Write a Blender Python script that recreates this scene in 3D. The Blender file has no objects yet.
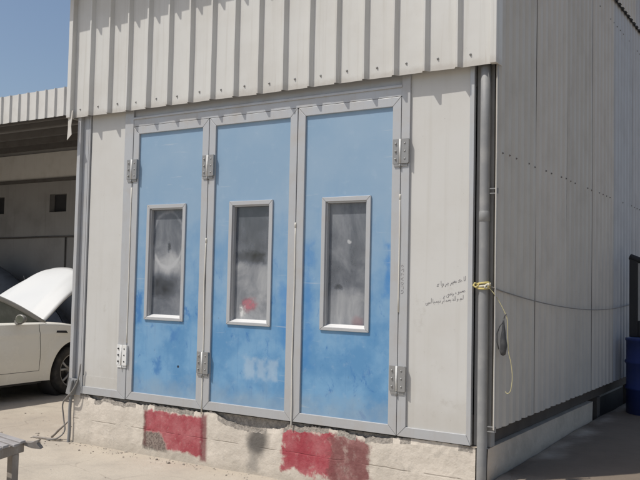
import bpy, bmesh, math, random
from mathutils import Vector, Matrix, noise as mnoise

random.seed(7)
SC = bpy.context.scene
COL = SC.collection
R = math.radians

# ---------------------------------------------------------------- camera
YAW, PITCH, ROLL = 0.566, 0.049, 0.021
fw = Vector((-math.sin(YAW) * math.cos(PITCH), math.cos(YAW) * math.cos(PITCH), math.sin(PITCH)))
rt = Vector((math.cos(YAW), math.sin(YAW), 0))
up = rt.cross(fw)
rt2 = rt * math.cos(ROLL) + up * math.sin(ROLL)
up2 = up * math.cos(ROLL) - rt * math.sin(ROLL)
cam = bpy.data.cameras.new('camera')
cam.sensor_width = 36
cam.lens = 36 * 812.6 / 640
cam.clip_start = 0.05
cam.clip_end = 3000
co = bpy.data.objects.new('camera', cam)
COL.objects.link(co)
m = Matrix((rt2, up2, -fw)).transposed().to_4x4()
m.translation = Vector((2.087, -5.579, 1.654))
co.matrix_world = m
SC.camera = co

# ---------------------------------------------------------------- sky, sun, exposure
SUN_EL, SUN_AZ = 58.8, 38.0            # azimuth: degrees left of straight out from the facade
wd = bpy.data.worlds.new('World')
SC.world = wd
wd.use_nodes = True
wn = wd.node_tree
bg = wn.nodes['Background']
sky = wn.nodes.new('ShaderNodeTexSky')
sky.sky_type = 'NISHITA'
sky.sun_disc = False
sky.sun_elevation = R(SUN_EL)
sky.sun_rotation = R(180 + SUN_AZ)
sky.altitude = 0
sky.air_density = 1.0
sky.dust_density = 2.2
sky.ozone_density = 1.0
wn.links.new(sky.outputs[0], bg.inputs[0])
bg.inputs[1].default_value = 0.115
sl = bpy.data.lights.new('sun', 'SUN')
sl.energy = 3.8
sl.angle = R(0.55)
sl.color = (1.0, 0.955, 0.885)
so = bpy.data.objects.new('sun', sl)
COL.objects.link(so)
sd = Vector((-math.sin(R(SUN_AZ)) * math.cos(R(SUN_EL)), -math.cos(R(SUN_AZ)) * math.cos(R(SUN_EL)), math.sin(R(SUN_EL))))
so.rotation_euler = sd.to_track_quat('Z', 'Y').to_euler()
so.location = sd * 40
SC.view_settings.view_transform = 'Standard'
SC.view_settings.look = 'None'
SC.view_settings.gamma = 1
SC.view_settings.use_curve_mapping = False
SC.view_settings.exposure = -0.06


# ---------------------------------------------------------------- material helper
class G:
    def __init__(s, name):
        s.m = bpy.data.materials.new(name)
        s.m.use_nodes = True
        s.t = s.m.node_tree
        s.b = s.t.nodes['Principled BSDF']
        s.out = s.t.nodes['Material Output']
        tc = s.t.nodes.new('ShaderNodeTexCoord')
        s.co = tc.outputs['Object']
        s._xyz = None

    def n(s, typ, **kw):
        x = s.t.nodes.new(typ)
        for k, v in kw.items():
            setattr(x, k, v)
        return x

    def put(s, sock, v):
        if isinstance(v, bpy.types.NodeSocket):
            s.t.links.new(v, sock)
        elif isinstance(v, (tuple, list)) and len(v) == 3 and sock.type == 'RGBA':
            sock.default_value = (*v, 1)
        else:
            sock.default_value = v

    def ma(s, op, a, b=0.0, c=None, clamp=False):
        x = s.n('ShaderNodeMath', operation=op, use_clamp=clamp)
        s.put(x.inputs[0], a)
        s.put(x.inputs[1], b)
        if c is not None:
            s.put(x.inputs[2], c)
        return x.outputs[0]

    def xyz(s):
        if s._xyz is None:
            x = s.n('ShaderNodeSeparateXYZ')
            s.t.links.new(s.co, x.inputs[0])
            s._xyz = x.outputs
        return s._xyz

    def noise(s, scale, detail=4, rough=0.55, stretch=(1, 1, 1), off=(0, 0, 0), dist=0.0):
        mp = s.n('ShaderNodeMapping')
        s.t.links.new(s.co, mp.inputs[0])
        mp.inputs['Scale'].default_value = stretch
        mp.inputs['Location'].default_value = off
        x = s.n('ShaderNodeTexNoise')
        s.t.links.new(mp.outputs[0], x.inputs['Vector'])
        x.inputs['Scale'].default_value = scale
        x.inputs['Detail'].default_value = detail
        x.inputs['Roughness'].default_value = rough
        x.inputs['Distortion'].default_value = dist
        return x.outputs[0]

    def ramp(s, v, lo, hi, a=0.0, b=1.0):
        x = s.n('ShaderNodeMapRange', interpolation_type='SMOOTHSTEP')
        s.put(x.inputs[0], v)
        for i, q in zip((1, 2, 3, 4), (lo, hi, a, b)):
            x.inputs[i].default_value = q
        return x.outputs[0]

    def mix(s, f, a, b):
        x = s.n('ShaderNodeMix', data_type='RGBA')
        s.put(x.inputs[0], f)
        s.put(x.inputs[6], a)
        s.put(x.inputs[7], b)
        return x.outputs[2]

    def box(s, cx, cz, hx, hz, wob=0.03, soft=0.02, nscale=14, off=(0, 0, 0)):
        """soft, rough-edged patch on an x-z surface"""
        X = s.xyz()
        dx = s.ma('SUBTRACT', s.ma('ABSOLUTE', s.ma('SUBTRACT', X[0], cx)), hx)
        dz = s.ma('SUBTRACT', s.ma('ABSOLUTE', s.ma('SUBTRACT', X[2], cz)), hz)
        d = s.ma('MAXIMUM', dx, dz)
        nn = s.ma('MULTIPLY', s.ma('SUBTRACT', s.noise(nscale, 5, 0.65, off=off), 0.5), wob * 2)
        return s.ramp(s.ma('ADD', d, nn), soft, -soft)

    def oval(s, cx, cz, hx, hz, wob=0.15, soft=0.2, nscale=14, off=(0, 0, 0)):
        X = s.xyz()
        dx = s.ma('POWER', s.ma('DIVIDE', s.ma('SUBTRACT', X[0], cx), hx), 2.0)
        dz = s.ma('POWER', s.ma('DIVIDE', s.ma('SUBTRACT', X[2], cz), hz), 2.0)
        d = s.ma('SQRT', s.ma('ADD', dx, dz))
        nn = s.ma('MULTIPLY', s.ma('SUBTRACT', s.noise(nscale, 4, 0.6, off=off), 0.5), wob * 2)
        return s.ramp(s.ma('ADD', d, nn), 1 + soft, 1 - soft)

    def bump(s, h, strength=0.3, dist=0.01):
        x = s.n('ShaderNodeBump')
        x.inputs['Strength'].default_value = strength
        x.inputs['Distance'].default_value = dist
        s.put(x.inputs['Height'], h)
        s.t.links.new(x.outputs[0], s.b.inputs['Normal'])

    def fin(s, col, rough=0.6, metal=0.0, spec=0.5):
        s.put(s.b.inputs['Base Color'], col)
        s.put(s.b.inputs['Roughness'], rough)
        s.b.inputs['Metallic'].default_value = metal
        s.b.inputs['Specular IOR Level'].default_value = spec
        return s.m


def worn(name, col, dirt, rough=0.55, metal=0.0, scale=3.0, amt=0.5, streak=True, bump=0.1, spec=0.4, fine=60):
    g = G(name)
    big = g.noise(scale, 5, 0.6)
    f = g.ramp(big, 0.42, 0.78, 0, amt)
    if streak:
        st = g.noise(scale * 3, 4, 0.6, stretch=(3, 3, 0.12))
        f = g.ma('ADD', f, g.ramp(st, 0.5, 0.85, 0, amt * 0.6), clamp=True)
    fn = g.noise(fine, 3, 0.6)
    f = g.ma('ADD', f, g.ramp(fn, 0.6, 0.85, 0, amt * 0.35), clamp=True)
    c = g.mix(f, col, dirt)
    if bump:
        g.bump(g.ma('ADD', g.noise(2.2, 2), g.ma('MULTIPLY', fn, 0.15)), bump, 0.02)
    return g.fin(c, g.ramp(big, 0.3, 0.8, rough - 0.08, min(1, rough + 0.12)), metal, spec)


M = {}
for i, c in enumerate([(0.485, 0.46, 0.415), (0.505, 0.475, 0.43), (0.465, 0.44, 0.40), (0.485, 0.455, 0.415), (0.41, 0.42, 0.44), (0.42, 0.42, 0.43)]):
    M['clad_side%d' % i] = worn('clad_side%d' % i, c, tuple(v * 0.8 for v in c), 0.6, amt=0.5, bump=0.05)


def m_panel():
    g = G('white_panel')
    X = g.xyz()
    big = g.noise(1.6, 5, 0.6)
    c = g.mix(g.ramp(big, 0.4, 0.75, 0, 0.5), (0.555, 0.548, 0.522), (0.485, 0.465, 0.425))
    st = g.noise(5, 4, 0.6, stretch=(3, 3, 0.1))
    c = g.mix(g.ramp(st, 0.52, 0.8, 0, 0.35), c, (0.44, 0.42, 0.375))
    smu = g.ma('MULTIPLY', g.ramp(g.noise(6, 6, 0.7, off=(4, 0, 2)), 0.56, 0.72, 0, 0.55), g.ramp(X[2], 2.3, 1.2))
    c = g.mix(smu, c, (0.40, 0.375, 0.335))
    lowd = g.ramp(g.ma('ADD', X[2], g.ma('MULTIPLY', g.ma('SUBTRACT', g.noise(5, 5, 0.65), 0.5), 0.6)), 0.98, 0.52, 0, 0.45)
    c = g.mix(lowd, c, (0.42, 0.39, 0.34))
    sp = g.ramp(g.noise(55, 3, 0.6), 0.71, 0.77, 0, 0.5)
    c = g.mix(sp, c, (0.26, 0.235, 0.21))
    g.bump(g.noise(1.4, 2), 0.06, 0.02)
    return g.fin(c, g.ramp(big, 0.3, 0.8, 0.42, 0.6), 0, 0.4)


def m_clad():
    g = G('clad_front')
    X = g.xyz()
    big = g.noise(1.8, 5, 0.6)
    c = g.mix(g.ramp(big, 0.4, 0.75, 0, 0.5), (0.58, 0.575, 0.548), (0.48, 0.46, 0.42))
    st = g.noise(6, 5, 0.65, stretch=(4, 4, 0.10))
    c = g.mix(g.ramp(st, 0.50, 0.78, 0, 0.5), c, (0.43, 0.41, 0.365))
    run = g.ramp(g.noise(17, 3, 0.6, stretch=(1, 1, 0.05), off=(3, 0, 0)), 0.60, 0.72, 0, 0.4)
    c = g.mix(g.ma('MULTIPLY', run, g.ramp(X[2], 3.95, 3.25)), c, (0.36, 0.315, 0.255))
    edge = g.ramp(g.ma('ADD', X[2], g.ma('MULTIPLY', g.ma('SUBTRACT', g.noise(9, 5, 0.7), 0.5), 0.12)), 3.30, 3.235, 0, 0.4)
    c = g.mix(edge, c, (0.34, 0.30, 0.255))
    sp = g.ramp(g.noise(50, 3, 0.6), 0.70, 0.77, 0, 0.4)
    c = g.mix(sp, c, (0.30, 0.27, 0.24))
    g.bump(g.ma('ADD', g.noise(3.0, 3), g.ma('MULTIPLY', g.noise(40, 3), 0.04)), 0.14, 0.02)
    return g.fin(c, g.ramp(big, 0.3, 0.8, 0.48, 0.66), 0, 0.4)


M['white_panel'] = m_panel()
M['clad_front'] = m_clad()
M['alu'] = worn('alu', (0.455, 0.465, 0.475), (0.41, 0.385, 0.355), 0.45, metal=0.25, amt=0.6, scale=5, bump=0.04)
M['sill_alu_lit'] = worn('sill_alu_lit', (0.66, 0.66, 0.655), (0.5, 0.48, 0.45), 0.4, metal=0.1, amt=0.4, scale=9)  # paler copy of alu; sunlight on the window ledge put into its colour
M['alu_dark'] = worn('alu_dark', (0.30, 0.315, 0.335), (0.22, 0.21, 0.20), 0.5, metal=0.2, amt=0.6, scale=5)
M['hinge_steel'] = worn('hinge_steel', (0.30, 0.30, 0.295), (0.20, 0.19, 0.18), 0.45, metal=0.35, amt=0.5, scale=14)
M['hinge_white'] = worn('hinge_white', (0.70, 0.70, 0.68), (0.5, 0.48, 0.44), 0.5, amt=0.4, scale=14)
M['column_grey'] = worn('column_grey', (0.30, 0.295, 0.285), (0.2, 0.19, 0.18), 0.7, amt=0.5)
M['bolt'] = worn('bolt', (0.13, 0.125, 0.12), (0.2, 0.13, 0.09), 0.7, amt=0.6, bump=0)
M['black'] = worn('black', (0.02, 0.02, 0.022), (0.05, 0.048, 0.045), 0.6, amt=0.5)
M['dark_void'] = worn('dark_void', (0.11, 0.092, 0.078), (0.07, 0.06, 0.052), 0.9, amt=0.5)
M['seal'] = worn('seal', (0.62, 0.60, 0.54), (0.42, 0.39, 0.34), 0.7, amt=0.5, scale=9)
M['galv'] = worn('galv', (0.235, 0.238, 0.24), (0.34, 0.335, 0.32), 0.6, metal=0.1, amt=0.7, scale=7)
M['interior'] = worn('interior', (0.30, 0.29, 0.28), (0.2, 0.19, 0.18), 0.8, amt=0.4)
M['shed_wall'] = worn('shed_wall', (0.285, 0.28, 0.275), (0.20, 0.195, 0.19), 0.85, amt=0.7, scale=1.1)
M['shed_fascia'] = worn('shed_fascia', (0.60, 0.59, 0.56), (0.46, 0.44, 0.40), 0.55, amt=0.5)
M['shed_ceiling'] = worn('shed_ceiling', (0.22, 0.22, 0.222), (0.14, 0.138, 0.135), 0.8, amt=0.6)
M['shed_purlin'] = worn('shed_purlin', (0.10, 0.095, 0.09), (0.07, 0.06, 0.055), 0.8, amt=0.5)
M['shed_hole'] = worn('shed_hole', (0.03, 0.03, 0.033), (0.02, 0.02, 0.02), 0.9, amt=0.3)
M['ink'] = worn('ink', (0.24, 0.23, 0.24), (0.40, 0.39, 0.375), 0.8, amt=1.0, scale=30, bump=0)
M['rope_yellow'] = worn('rope_yellow', (0.55, 0.46, 0.16), (0.5, 0.46, 0.34), 0.9, amt=0.7, scale=40, bump=0)
M['cord_pale'] = worn('cord_pale', (0.50, 0.45, 0.24), (0.4, 0.37, 0.27), 0.9, amt=0.6, scale=40, bump=0)
M['rope_white'] = worn('rope_white', (0.60, 0.57, 0.48), (0.4, 0.37, 0.3), 0.9, amt=0.6, scale=40, bump=0)
M['pouch'] = worn('pouch', (0.035, 0.036, 0.038), (0.09, 0.09, 0.09), 0.55, amt=0.6, scale=20)
M['cable_grey'] = worn('cable_grey', (0.21, 0.20, 0.185), (0.26, 0.245, 0.225), 0.7, amt=0.5, bump=0)
M['drum_blue'] = worn('drum_blue', (0.03, 0.05, 0.19), (0.05, 0.065, 0.15), 0.4, amt=0.6, scale=4)
M['board_pale'] = worn('board_pale', (0.34, 0.34, 0.33), (0.25, 0.24, 0.23), 0.6, amt=0.5)
M['wood'] = worn('wood', (0.25, 0.22, 0.19), (0.36, 0.34, 0.315), 0.85, amt=0.9, scale=8, bump=0.4)
M['wood_top'] = worn('wood_top', (0.33, 0.315, 0.31), (0.22, 0.20, 0.18), 0.8, amt=0.7, scale=8, bump=0.4)
M['stone'] = worn('stone', (0.36, 0.32, 0.27), (0.25, 0.22, 0.19), 0.95, amt=0.7, scale=12, bump=0.5)
M['red_cloth'] = worn('red_cloth', (0.62, 0.05, 0.08), (0.5, 0.05, 0.07), 0.9, amt=0.5, scale=12)
M['car_paint'] = worn('car_paint', (0.83, 0.81, 0.735), (0.72, 0.68, 0.58), 0.28, amt=0.5, scale=2, streak=False, bump=0, spec=0.5)
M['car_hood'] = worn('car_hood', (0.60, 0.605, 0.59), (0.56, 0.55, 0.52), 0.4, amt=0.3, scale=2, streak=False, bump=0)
M['pillar_grey'] = worn('pillar_grey', (0.36, 0.35, 0.32), (0.3, 0.28, 0.25), 0.45, amt=0.4)
M['mirror_grey'] = worn('mirror_grey', (0.22, 0.215, 0.20), (0.3, 0.28, 0.25), 0.4, amt=0.4)
M['car_trim'] = worn('car_trim', (0.03, 0.03, 0.032), (0.06, 0.058, 0.05), 0.5, amt=0.5)
M['car_bay'] = worn('car_bay', (0.035, 0.037, 0.05), (0.07, 0.068, 0.066), 0.6, amt=0.6, scale=9)
M['tarp'] = worn('tarp', (0.11, 0.125, 0.15), (0.05, 0.05, 0.055), 0.8, amt=0.6)
M['tyre'] = worn('tyre', (0.03, 0.029, 0.028), (0.10, 0.09, 0.078), 0.9, amt=0.8, scale=9, streak=False)
M['rim'] = worn('rim', (0.36, 0.355, 0.345), (0.2, 0.18, 0.155), 0.45, metal=0.4, amt=0.7, scale=9, streak=False)
M['tail_red'] = worn('tail_red', (0.25, 0.01, 0.012), (0.2, 0.02, 0.02), 0.25, amt=0.3)


def m_carglass():
    g = G('car_glass')
    d = g.ramp(g.noise(5, 4), 0.35, 0.75, 0.12, 0.5)
    return g.fin(g.mix(d, (0.085, 0.095, 0.07), (0.32, 0.31, 0.25)), 0.12, 0, 0.8)


M['car_glass'] = m_carglass()


def m_door(i):
    """blue painted leaf: strong blue low down, paler and greyer higher up, scuffs and streaks"""
    g = G('door_blue_%d' % i)
    X = g.xyz()
    o = (i * 3.1, 0, i * 1.7)
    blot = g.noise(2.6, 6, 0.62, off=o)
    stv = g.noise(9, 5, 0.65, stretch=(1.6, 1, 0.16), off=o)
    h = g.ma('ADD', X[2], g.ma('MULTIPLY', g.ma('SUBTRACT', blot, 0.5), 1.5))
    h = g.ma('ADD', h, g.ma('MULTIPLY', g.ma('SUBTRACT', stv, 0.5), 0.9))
    pale_up = g.ramp(h, 0.9, 2.45)  # blend to a paler, greyer blue with height, broken up by noise
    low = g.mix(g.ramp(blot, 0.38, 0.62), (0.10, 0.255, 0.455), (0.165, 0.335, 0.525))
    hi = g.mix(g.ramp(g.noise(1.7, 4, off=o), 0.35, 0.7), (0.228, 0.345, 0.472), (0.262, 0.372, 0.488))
    c = g.mix(pale_up, low, hi)
    # old deep blue rubbed spots and drips
    sp = g.ramp(g.noise(5.5, 6, 0.7, stretch=(1.2, 1, 0.75), off=(o[0] + 5, 0, o[2]), dist=0.6), 0.585, 0.68, 0, 0.75)
    sp = g.ma('MULTIPLY', sp, g.ramp(X[2], 2.25, 1.5, 0.0, 1.0))
    c = g.mix(sp, c, (0.045, 0.165, 0.40))
    dr = g.ramp(g.noise(24, 4, 0.6, stretch=(1, 1, 0.06), off=o), 0.6, 0.74, 0, 0.45)
    c = g.mix(g.ma('MULTIPLY', dr, g.ramp(X[2], 2.0, 1.3)), c, (0.085, 0.215, 0.42))
    # dusty rub-off
    du = g.ramp(g.noise(11, 5, 0.7, off=(o[0], 0, o[2] + 9)), 0.55, 0.8, 0, 0.35)
    c = g.mix(du, c, (0.36, 0.45, 0.55))
    if i == 0:
        c = g.mix(g.box(-3.02, 1.12, 0.04, 0.05, 0.07, 0.03, 16), c, (0.075, 0.21, 0.43))
        c = g.mix(g.box(-3.22, 0.82, 0.035, 0.05, 0.06, 0.03, 18), c, (0.07, 0.205, 0.43))
        c = g.mix(g.box(-3.47, 1.36, 0.025, 0.14, 0.05, 0.03, 16), c, (0.06, 0.19, 0.42))
        c = g.mix(g.oval(-2.965, 0.84, 0.012, 0.012, 0.1, 0.2), c, (0.02, 0.03, 0.05))
    if i == 1:
        for q, (cx, hx) in enumerate(((-2.155, 0.055), (-2.03, 0.04), (-1.915, 0.05))):
            f = g.box(cx, 0.885, hx, 0.085, 0.055, 0.03, 18, (q * 2.0, 0, 0))
            c = g.mix(g.ma('MULTIPLY', f, 0.42), c, (0.46, 0.54, 0.60))
        c = g.mix(g.ma('MULTIPLY', g.box(-1.80, 1.35, 0.045, 0.26, 0.09, 0.04, 9), 0.55), c, (0.05, 0.20, 0.46))
    if i == 2:
        c = g.mix(g.ma('MULTIPLY', g.box(-1.575, 1.45, 0.04, 0.5, 0.12, 0.05, 8), 0.6), c, (0.05, 0.20, 0.46))
        c = g.mix(g.ma('MULTIPLY', g.box(-0.835, 1.75, 0.02, 0.2, 0.08, 0.04, 9), 0.8), c, (0.05, 0.20, 0.46))
    sc = g.ramp(g.noise(7, 3, 0.5, stretch=(0.35, 1, 7), off=(o[0], 0, 3)), 0.665, 0.70, 0, 0.45)
    sc = g.ma('MULTIPLY', sc, g.ramp(g.noise(2.5, 3, off=(o[0] + 2, 0, 1)), 0.45, 0.6))
    c = g.mix(sc, c, (0.40, 0.47, 0.54))
    sc2 = g.ramp(g.noise(60, 3, 0.6, stretch=(1, 1, 0.25), off=o), 0.70, 0.76, 0, 0.5)
    c = g.mix(g.ma('MULTIPLY', sc2, g.ramp(X[2], 1.9, 0.9)), c, (0.06, 0.10, 0.17))
    gr_ = g.ramp(g.ma('ADD', X[2], g.ma('MULTIPLY', g.ma('SUBTRACT', g.noise(6, 5, 0.65, off=o), 0.5), 0.35)), 0.80, 0.55, 0, 0.45)
    c = g.mix(gr_, c, (0.30, 0.35, 0.38))
    g.bump(g.ma('ADD', g.noise(1.3, 2), g.ma('MULTIPLY', g.noise(90, 3), 0.05)), 0.16, 0.02)
    return g.fin(c, g.ramp(blot, 0.3, 0.7, 0.42, 0.62), 0, 0.35)


def m_glass(i):
    """grimy booth window: clear glossy glass under overspray and dust"""
    g = G('window_glass_%d' % i)
    X = g.xyz()
    o = (i * 4.3, 0, i * 2.9)
    cl = g.noise(4.2, 6, 0.6, stretch=(1, 1, 0.8), off=o, dist=0.5)
    fine = g.noise(26, 5, 0.7, stretch=(1, 1, 0.35), off=o)
    f = g.ma('ADD', g.ramp(cl, 0.30, 0.72, 0.40, 0.66), g.ma('MULTIPLY', g.ma('SUBTRACT', fine, 0.5), 0.16))
    if i == 0:
        f = g.ma('ADD', f, g.ma('MULTIPLY', g.oval(-3.15, 1.76, 0.24, 0.10, 0.5, 0.5, 5), 0.32))
        f = g.ma('SUBTRACT', f, g.ma('MULTIPLY', g.oval(-3.22, 1.56, 0.17, 0.10, 0.6, 0.6, 6), 0.36))
        ring = g.ma('SUBTRACT', g.oval(-3.17, 2.0, 0.20, 0.27, 0.12, 0.06, 9), g.oval(-3.17, 2.0, 0.18, 0.245, 0.12, 0.06, 9))
        f = g.ma('ADD', f, g.ma('MULTIPLY', ring, 0.2))
        f = g.ma('SUBTRACT', f, g.ma('MULTIPLY', g.oval(-3.15, 1.93, 0.018, 0.04, 0.9, 0.5, 30), 0.4))
    if i == 1:
        f = g.ma('ADD', f, g.ramp(X[2], 1.92, 1.70, -0.12, 0.22))
        f = g.ma('SUBTRACT', f, g.ma('MULTIPLY', g.box(-2.2, 1.83, 0.16, 0.045, 0.07, 0.03, 10), 0.32))
    if i == 2:
        f = g.ma('ADD', f, g.ma('MULTIPLY', g.oval(-1.27, 1.40, 0.22, 0.16, 0.5, 0.5, 6), 0.28))
        f = g.ma('SUBTRACT', f, g.ma('MULTIPLY', g.oval(-1.30, 1.60, 0.04, 0.018, 1.2, 0.5, 30), 0.3))
        f = g.ma('ADD', f, g.ma('MULTIPLY', g.oval(-1.21, 1.965, 0.018, 0.016, 1.2, 0.5, 30), 0.5))
    f = g.ma('ADD', f, 0.0, clamp=True)
    gc = g.mix(g.ramp(f, 0.42, 0.95), (0.225, 0.25, 0.295), (0.41, 0.42, 0.43))
    gc = g.mix(g.ma('MULTIPLY', fine, 0.3), gc, (0.34, 0.345, 0.35))
    if i == 1:
        rp_ = g.ma('MULTIPLY', g.oval(-2.205, 1.43, 0.085, 0.06, 0.95, 0.45, 9), g.ramp(g.noise(24, 5, 0.7), 0.35, 0.55, 0.5, 1))
        gc = g.mix(g.ma('MULTIPLY', rp_, 0.75), gc, (0.40, 0.075, 0.105))
        wp_ = g.box(-2.275, 1.365, 0.022, 0.045, 0.05, 0.02, 22)
        gc = g.mix(wp_, gc, (0.6, 0.6, 0.59))
        f = g.ma('MAXIMUM', f, g.ma('MAXIMUM', rp_, wp_))
    if i == 2:
        rp_ = g.oval(-1.12, 1.33, 0.05, 0.04, 0.6, 0.5, 14)
        gc = g.mix(g.ma('MULTIPLY', rp_, 0.4), gc, (0.36, 0.16, 0.17))
    g.fin(gc, 0.5, 0, 0.4)
    gl = g.n('ShaderNodeBsdfGlossy')
    gl.inputs['Roughness'].default_value = 0.06
    gl.inputs['Color'].default_value = (0.8, 0.85, 0.9, 1)
    tr = g.n('ShaderNodeBsdfTransparent')
    tr.inputs['Color'].default_value = (0.62, 0.66, 0.68, 1)
    fr = g.n('ShaderNodeFresnel')
    fr.inputs[0].default_value = 1.52
    m1 = g.n('ShaderNodeMixShader')
    g.t.links.new(fr.outputs[0], m1.inputs[0])
    g.t.links.new(tr.outputs[0], m1.inputs[1])
    g.t.links.new(gl.outputs[0], m1.inputs[2])
    m2 = g.n('ShaderNodeMixShader')
    g.t.links.new(f, m2.inputs[0])
    g.t.links.new(m1.outputs[0], m2.inputs[1])
    g.t.links.new(g.b.outputs[0], m2.inputs[2])
    g.t.links.new(m2.outputs[0], g.out.inputs[0])
    return g.m


def m_plinth():
    """rendered block plinth: cream render, course joints, stains, sprayed red squares and a sooty smear"""
    g = G('plinth_render')
    X = g.xyz()
    big = g.noise(3.2, 6, 0.62)
    fine = g.noise(38, 5, 0.65)
    c = g.mix(g.ramp(big, 0.35, 0.7), (0.64, 0.58, 0.50), (0.54, 0.49, 0.42))
    c = g.mix(g.ramp(fine, 0.5, 0.85, 0, 0.4), c, (0.36, 0.325, 0.275))
    damp = g.ramp(g.ma('ADD', X[2], g.ma('MULTIPLY', g.ma('SUBTRACT', g.noise(7, 5), 0.5), 0.18)), 0.13, 0.0, 0, 0.55)
    c = g.mix(damp, c, (0.40, 0.36, 0.30))
    grey = g.ramp(g.noise(5.5, 6, 0.7, off=(3, 0, 8)), 0.56, 0.70, 0, 0.6)
    c = g.mix(grey, c, (0.30, 0.28, 0.25))
    # mortar joint half way up and a few uprights
    jz = g.ma('ABSOLUTE', g.ma('SUBTRACT', g.ma('ADD', X[2], g.ma('MULTIPLY', g.ma('SUBTRACT', g.noise(4, 4), 0.5), 0.03)), 0.235))
    joint = g.ma('MULTIPLY', g.ramp(jz, 0.007, 0.002), g.ramp(g.noise(4, 4, off=(9, 0, 0)), 0.44, 0.56))
    c = g.mix(g.ma('MULTIPLY', joint, 0.5), c, (0.30, 0.265, 0.22))
    # red paint
    worn_off = g.ramp(g.noise(15, 6, 0.72), 0.40, 0.56)
    r1 = g.ma('MULTIPLY', g.box(-3.0, 0.25, 0.35, 0.17, 0.065, 0.016, 9), g.oval(-2.98, 0.24, 0.50, 0.235, 0.18, 0.05, 7))
    chip = g.oval(-3.24, 0.10, 0.17, 0.13, 0.35, 0.12, 10)
    r1 = g.ma('MULTIPLY', r1, g.ma('SUBTRACT', 1.0, g.ma('MULTIPLY', chip, 0.92)))
    c = g.mix(g.ma('MULTIPLY', chip, g.box(-3.0, 0.25, 0.36, 0.19, 0.03, 0.02, 9)), c, g.mix(g.ramp(g.noise(60, 3), 0.4, 0.6), (0.27, 0.24, 0.205), (0.13, 0.115, 0.10)))
    redc = g.mix(g.ramp(g.noise(6, 5, 0.65), 0.35, 0.7), (0.33, 0.055, 0.07), (0.42, 0.135, 0.145))
    c = g.mix(g.ma('MULTIPLY', r1, g.ramp(fine, 0.25, 0.45, 0.72, 0.97)), c, redc)
    c = g.mix(g.ma('MULTIPLY', g.box(-2.635, 0.24, 0.035, 0.20, 0.02, 0.02, 9), 0.8), c, (0.17, 0.03, 0.04))
    c = g.mix(g.ma('MULTIPLY', g.box(-3.345, 0.27, 0.02, 0.17, 0.025, 0.015, 9), 0.6), c, (0.12, 0.045, 0.04))
    r2 = g.box(-1.53, 0.26, 0.245, 0.17, 0.11, 0.022, 8, (4, 0, 0))
    r2 = g.ma('MULTIPLY', r2, g.ramp(g.noise(9, 6, 0.7, off=(1, 0, 4)), 0.30, 0.46, 0.6, 1))
    c = g.mix(r2, c, redc)
    r3 = g.box(-1.155, 0.23, 0.19, 0.20, 0.11, 0.025, 8, (6, 0, 0))
    c = g.mix(g.ma('MULTIPLY', r3, g.ramp(g.noise(9, 6, 0.7, off=(1, 0, 7)), 0.3, 0.5, 0.6, 0.95)), c, g.mix(g.ramp(g.noise(5, 5, 0.7, off=(2, 0, 2)), 0.4, 0.62), (0.19, 0.065, 0.065), (0.28, 0.125, 0.12)))
    # scratches running down the red
    scr = g.ramp(g.noise(30, 4, 0.7, stretch=(1, 1, 0.10), off=(2, 0, 5)), 0.66, 0.75, 0, 0.55)
    c = g.mix(g.ma('MULTIPLY', scr, worn_off), c, (0.40, 0.36, 0.31))
    # soot smear
    so_ = g.oval(-2.04, 0.285, 0.10, 0.13, 0.35, 0.45, 7)
    c = g.mix(g.ma('MULTIPLY', so_, 0.85), c, (0.055, 0.052, 0.05))
    so2 = g.box(-2.09, 0.16, 0.05, 0.13, 0.08, 0.05, 8)
    c = g.mix(g.ma('MULTIPLY', so2, 0.55), c, (0.15, 0.14, 0.13))
    g.bump(g.ma('ADD', g.ma('MULTIPLY', big, 1.0), g.ma('SUBTRACT', g.ma('MULTIPLY', fine, 0.5), g.ma('MULTIPLY', joint, 0.5))), 0.45, 0.02)
    return g.fin(c, 0.9, 0, 0.25)


def m_core():
    g = G('broken_mortar')
    f = g.noise(30, 6, 0.7)
    c = g.mix(g.ramp(f, 0.35, 0.65), (0.29, 0.265, 0.235), (0.48, 0.435, 0.38))
    g.bump(f, 0.9, 0.03)
    return g.fin(c, 0.95, 0, 0.2)


def m_side_plinth():
    g = G('side_plinth')
    f = g.noise(4, 6, 0.65)
    c = g.mix(g.ramp(f, 0.35, 0.7), (0.62, 0.53, 0.43), (0.50, 0.43, 0.345))
    X = g.xyz()
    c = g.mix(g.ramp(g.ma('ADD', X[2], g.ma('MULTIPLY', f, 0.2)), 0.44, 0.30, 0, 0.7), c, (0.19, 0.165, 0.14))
    g.bump(g.noise(25, 5), 0.5, 0.02)
    return g.fin(c, 0.95, 0, 0.2)


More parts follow.
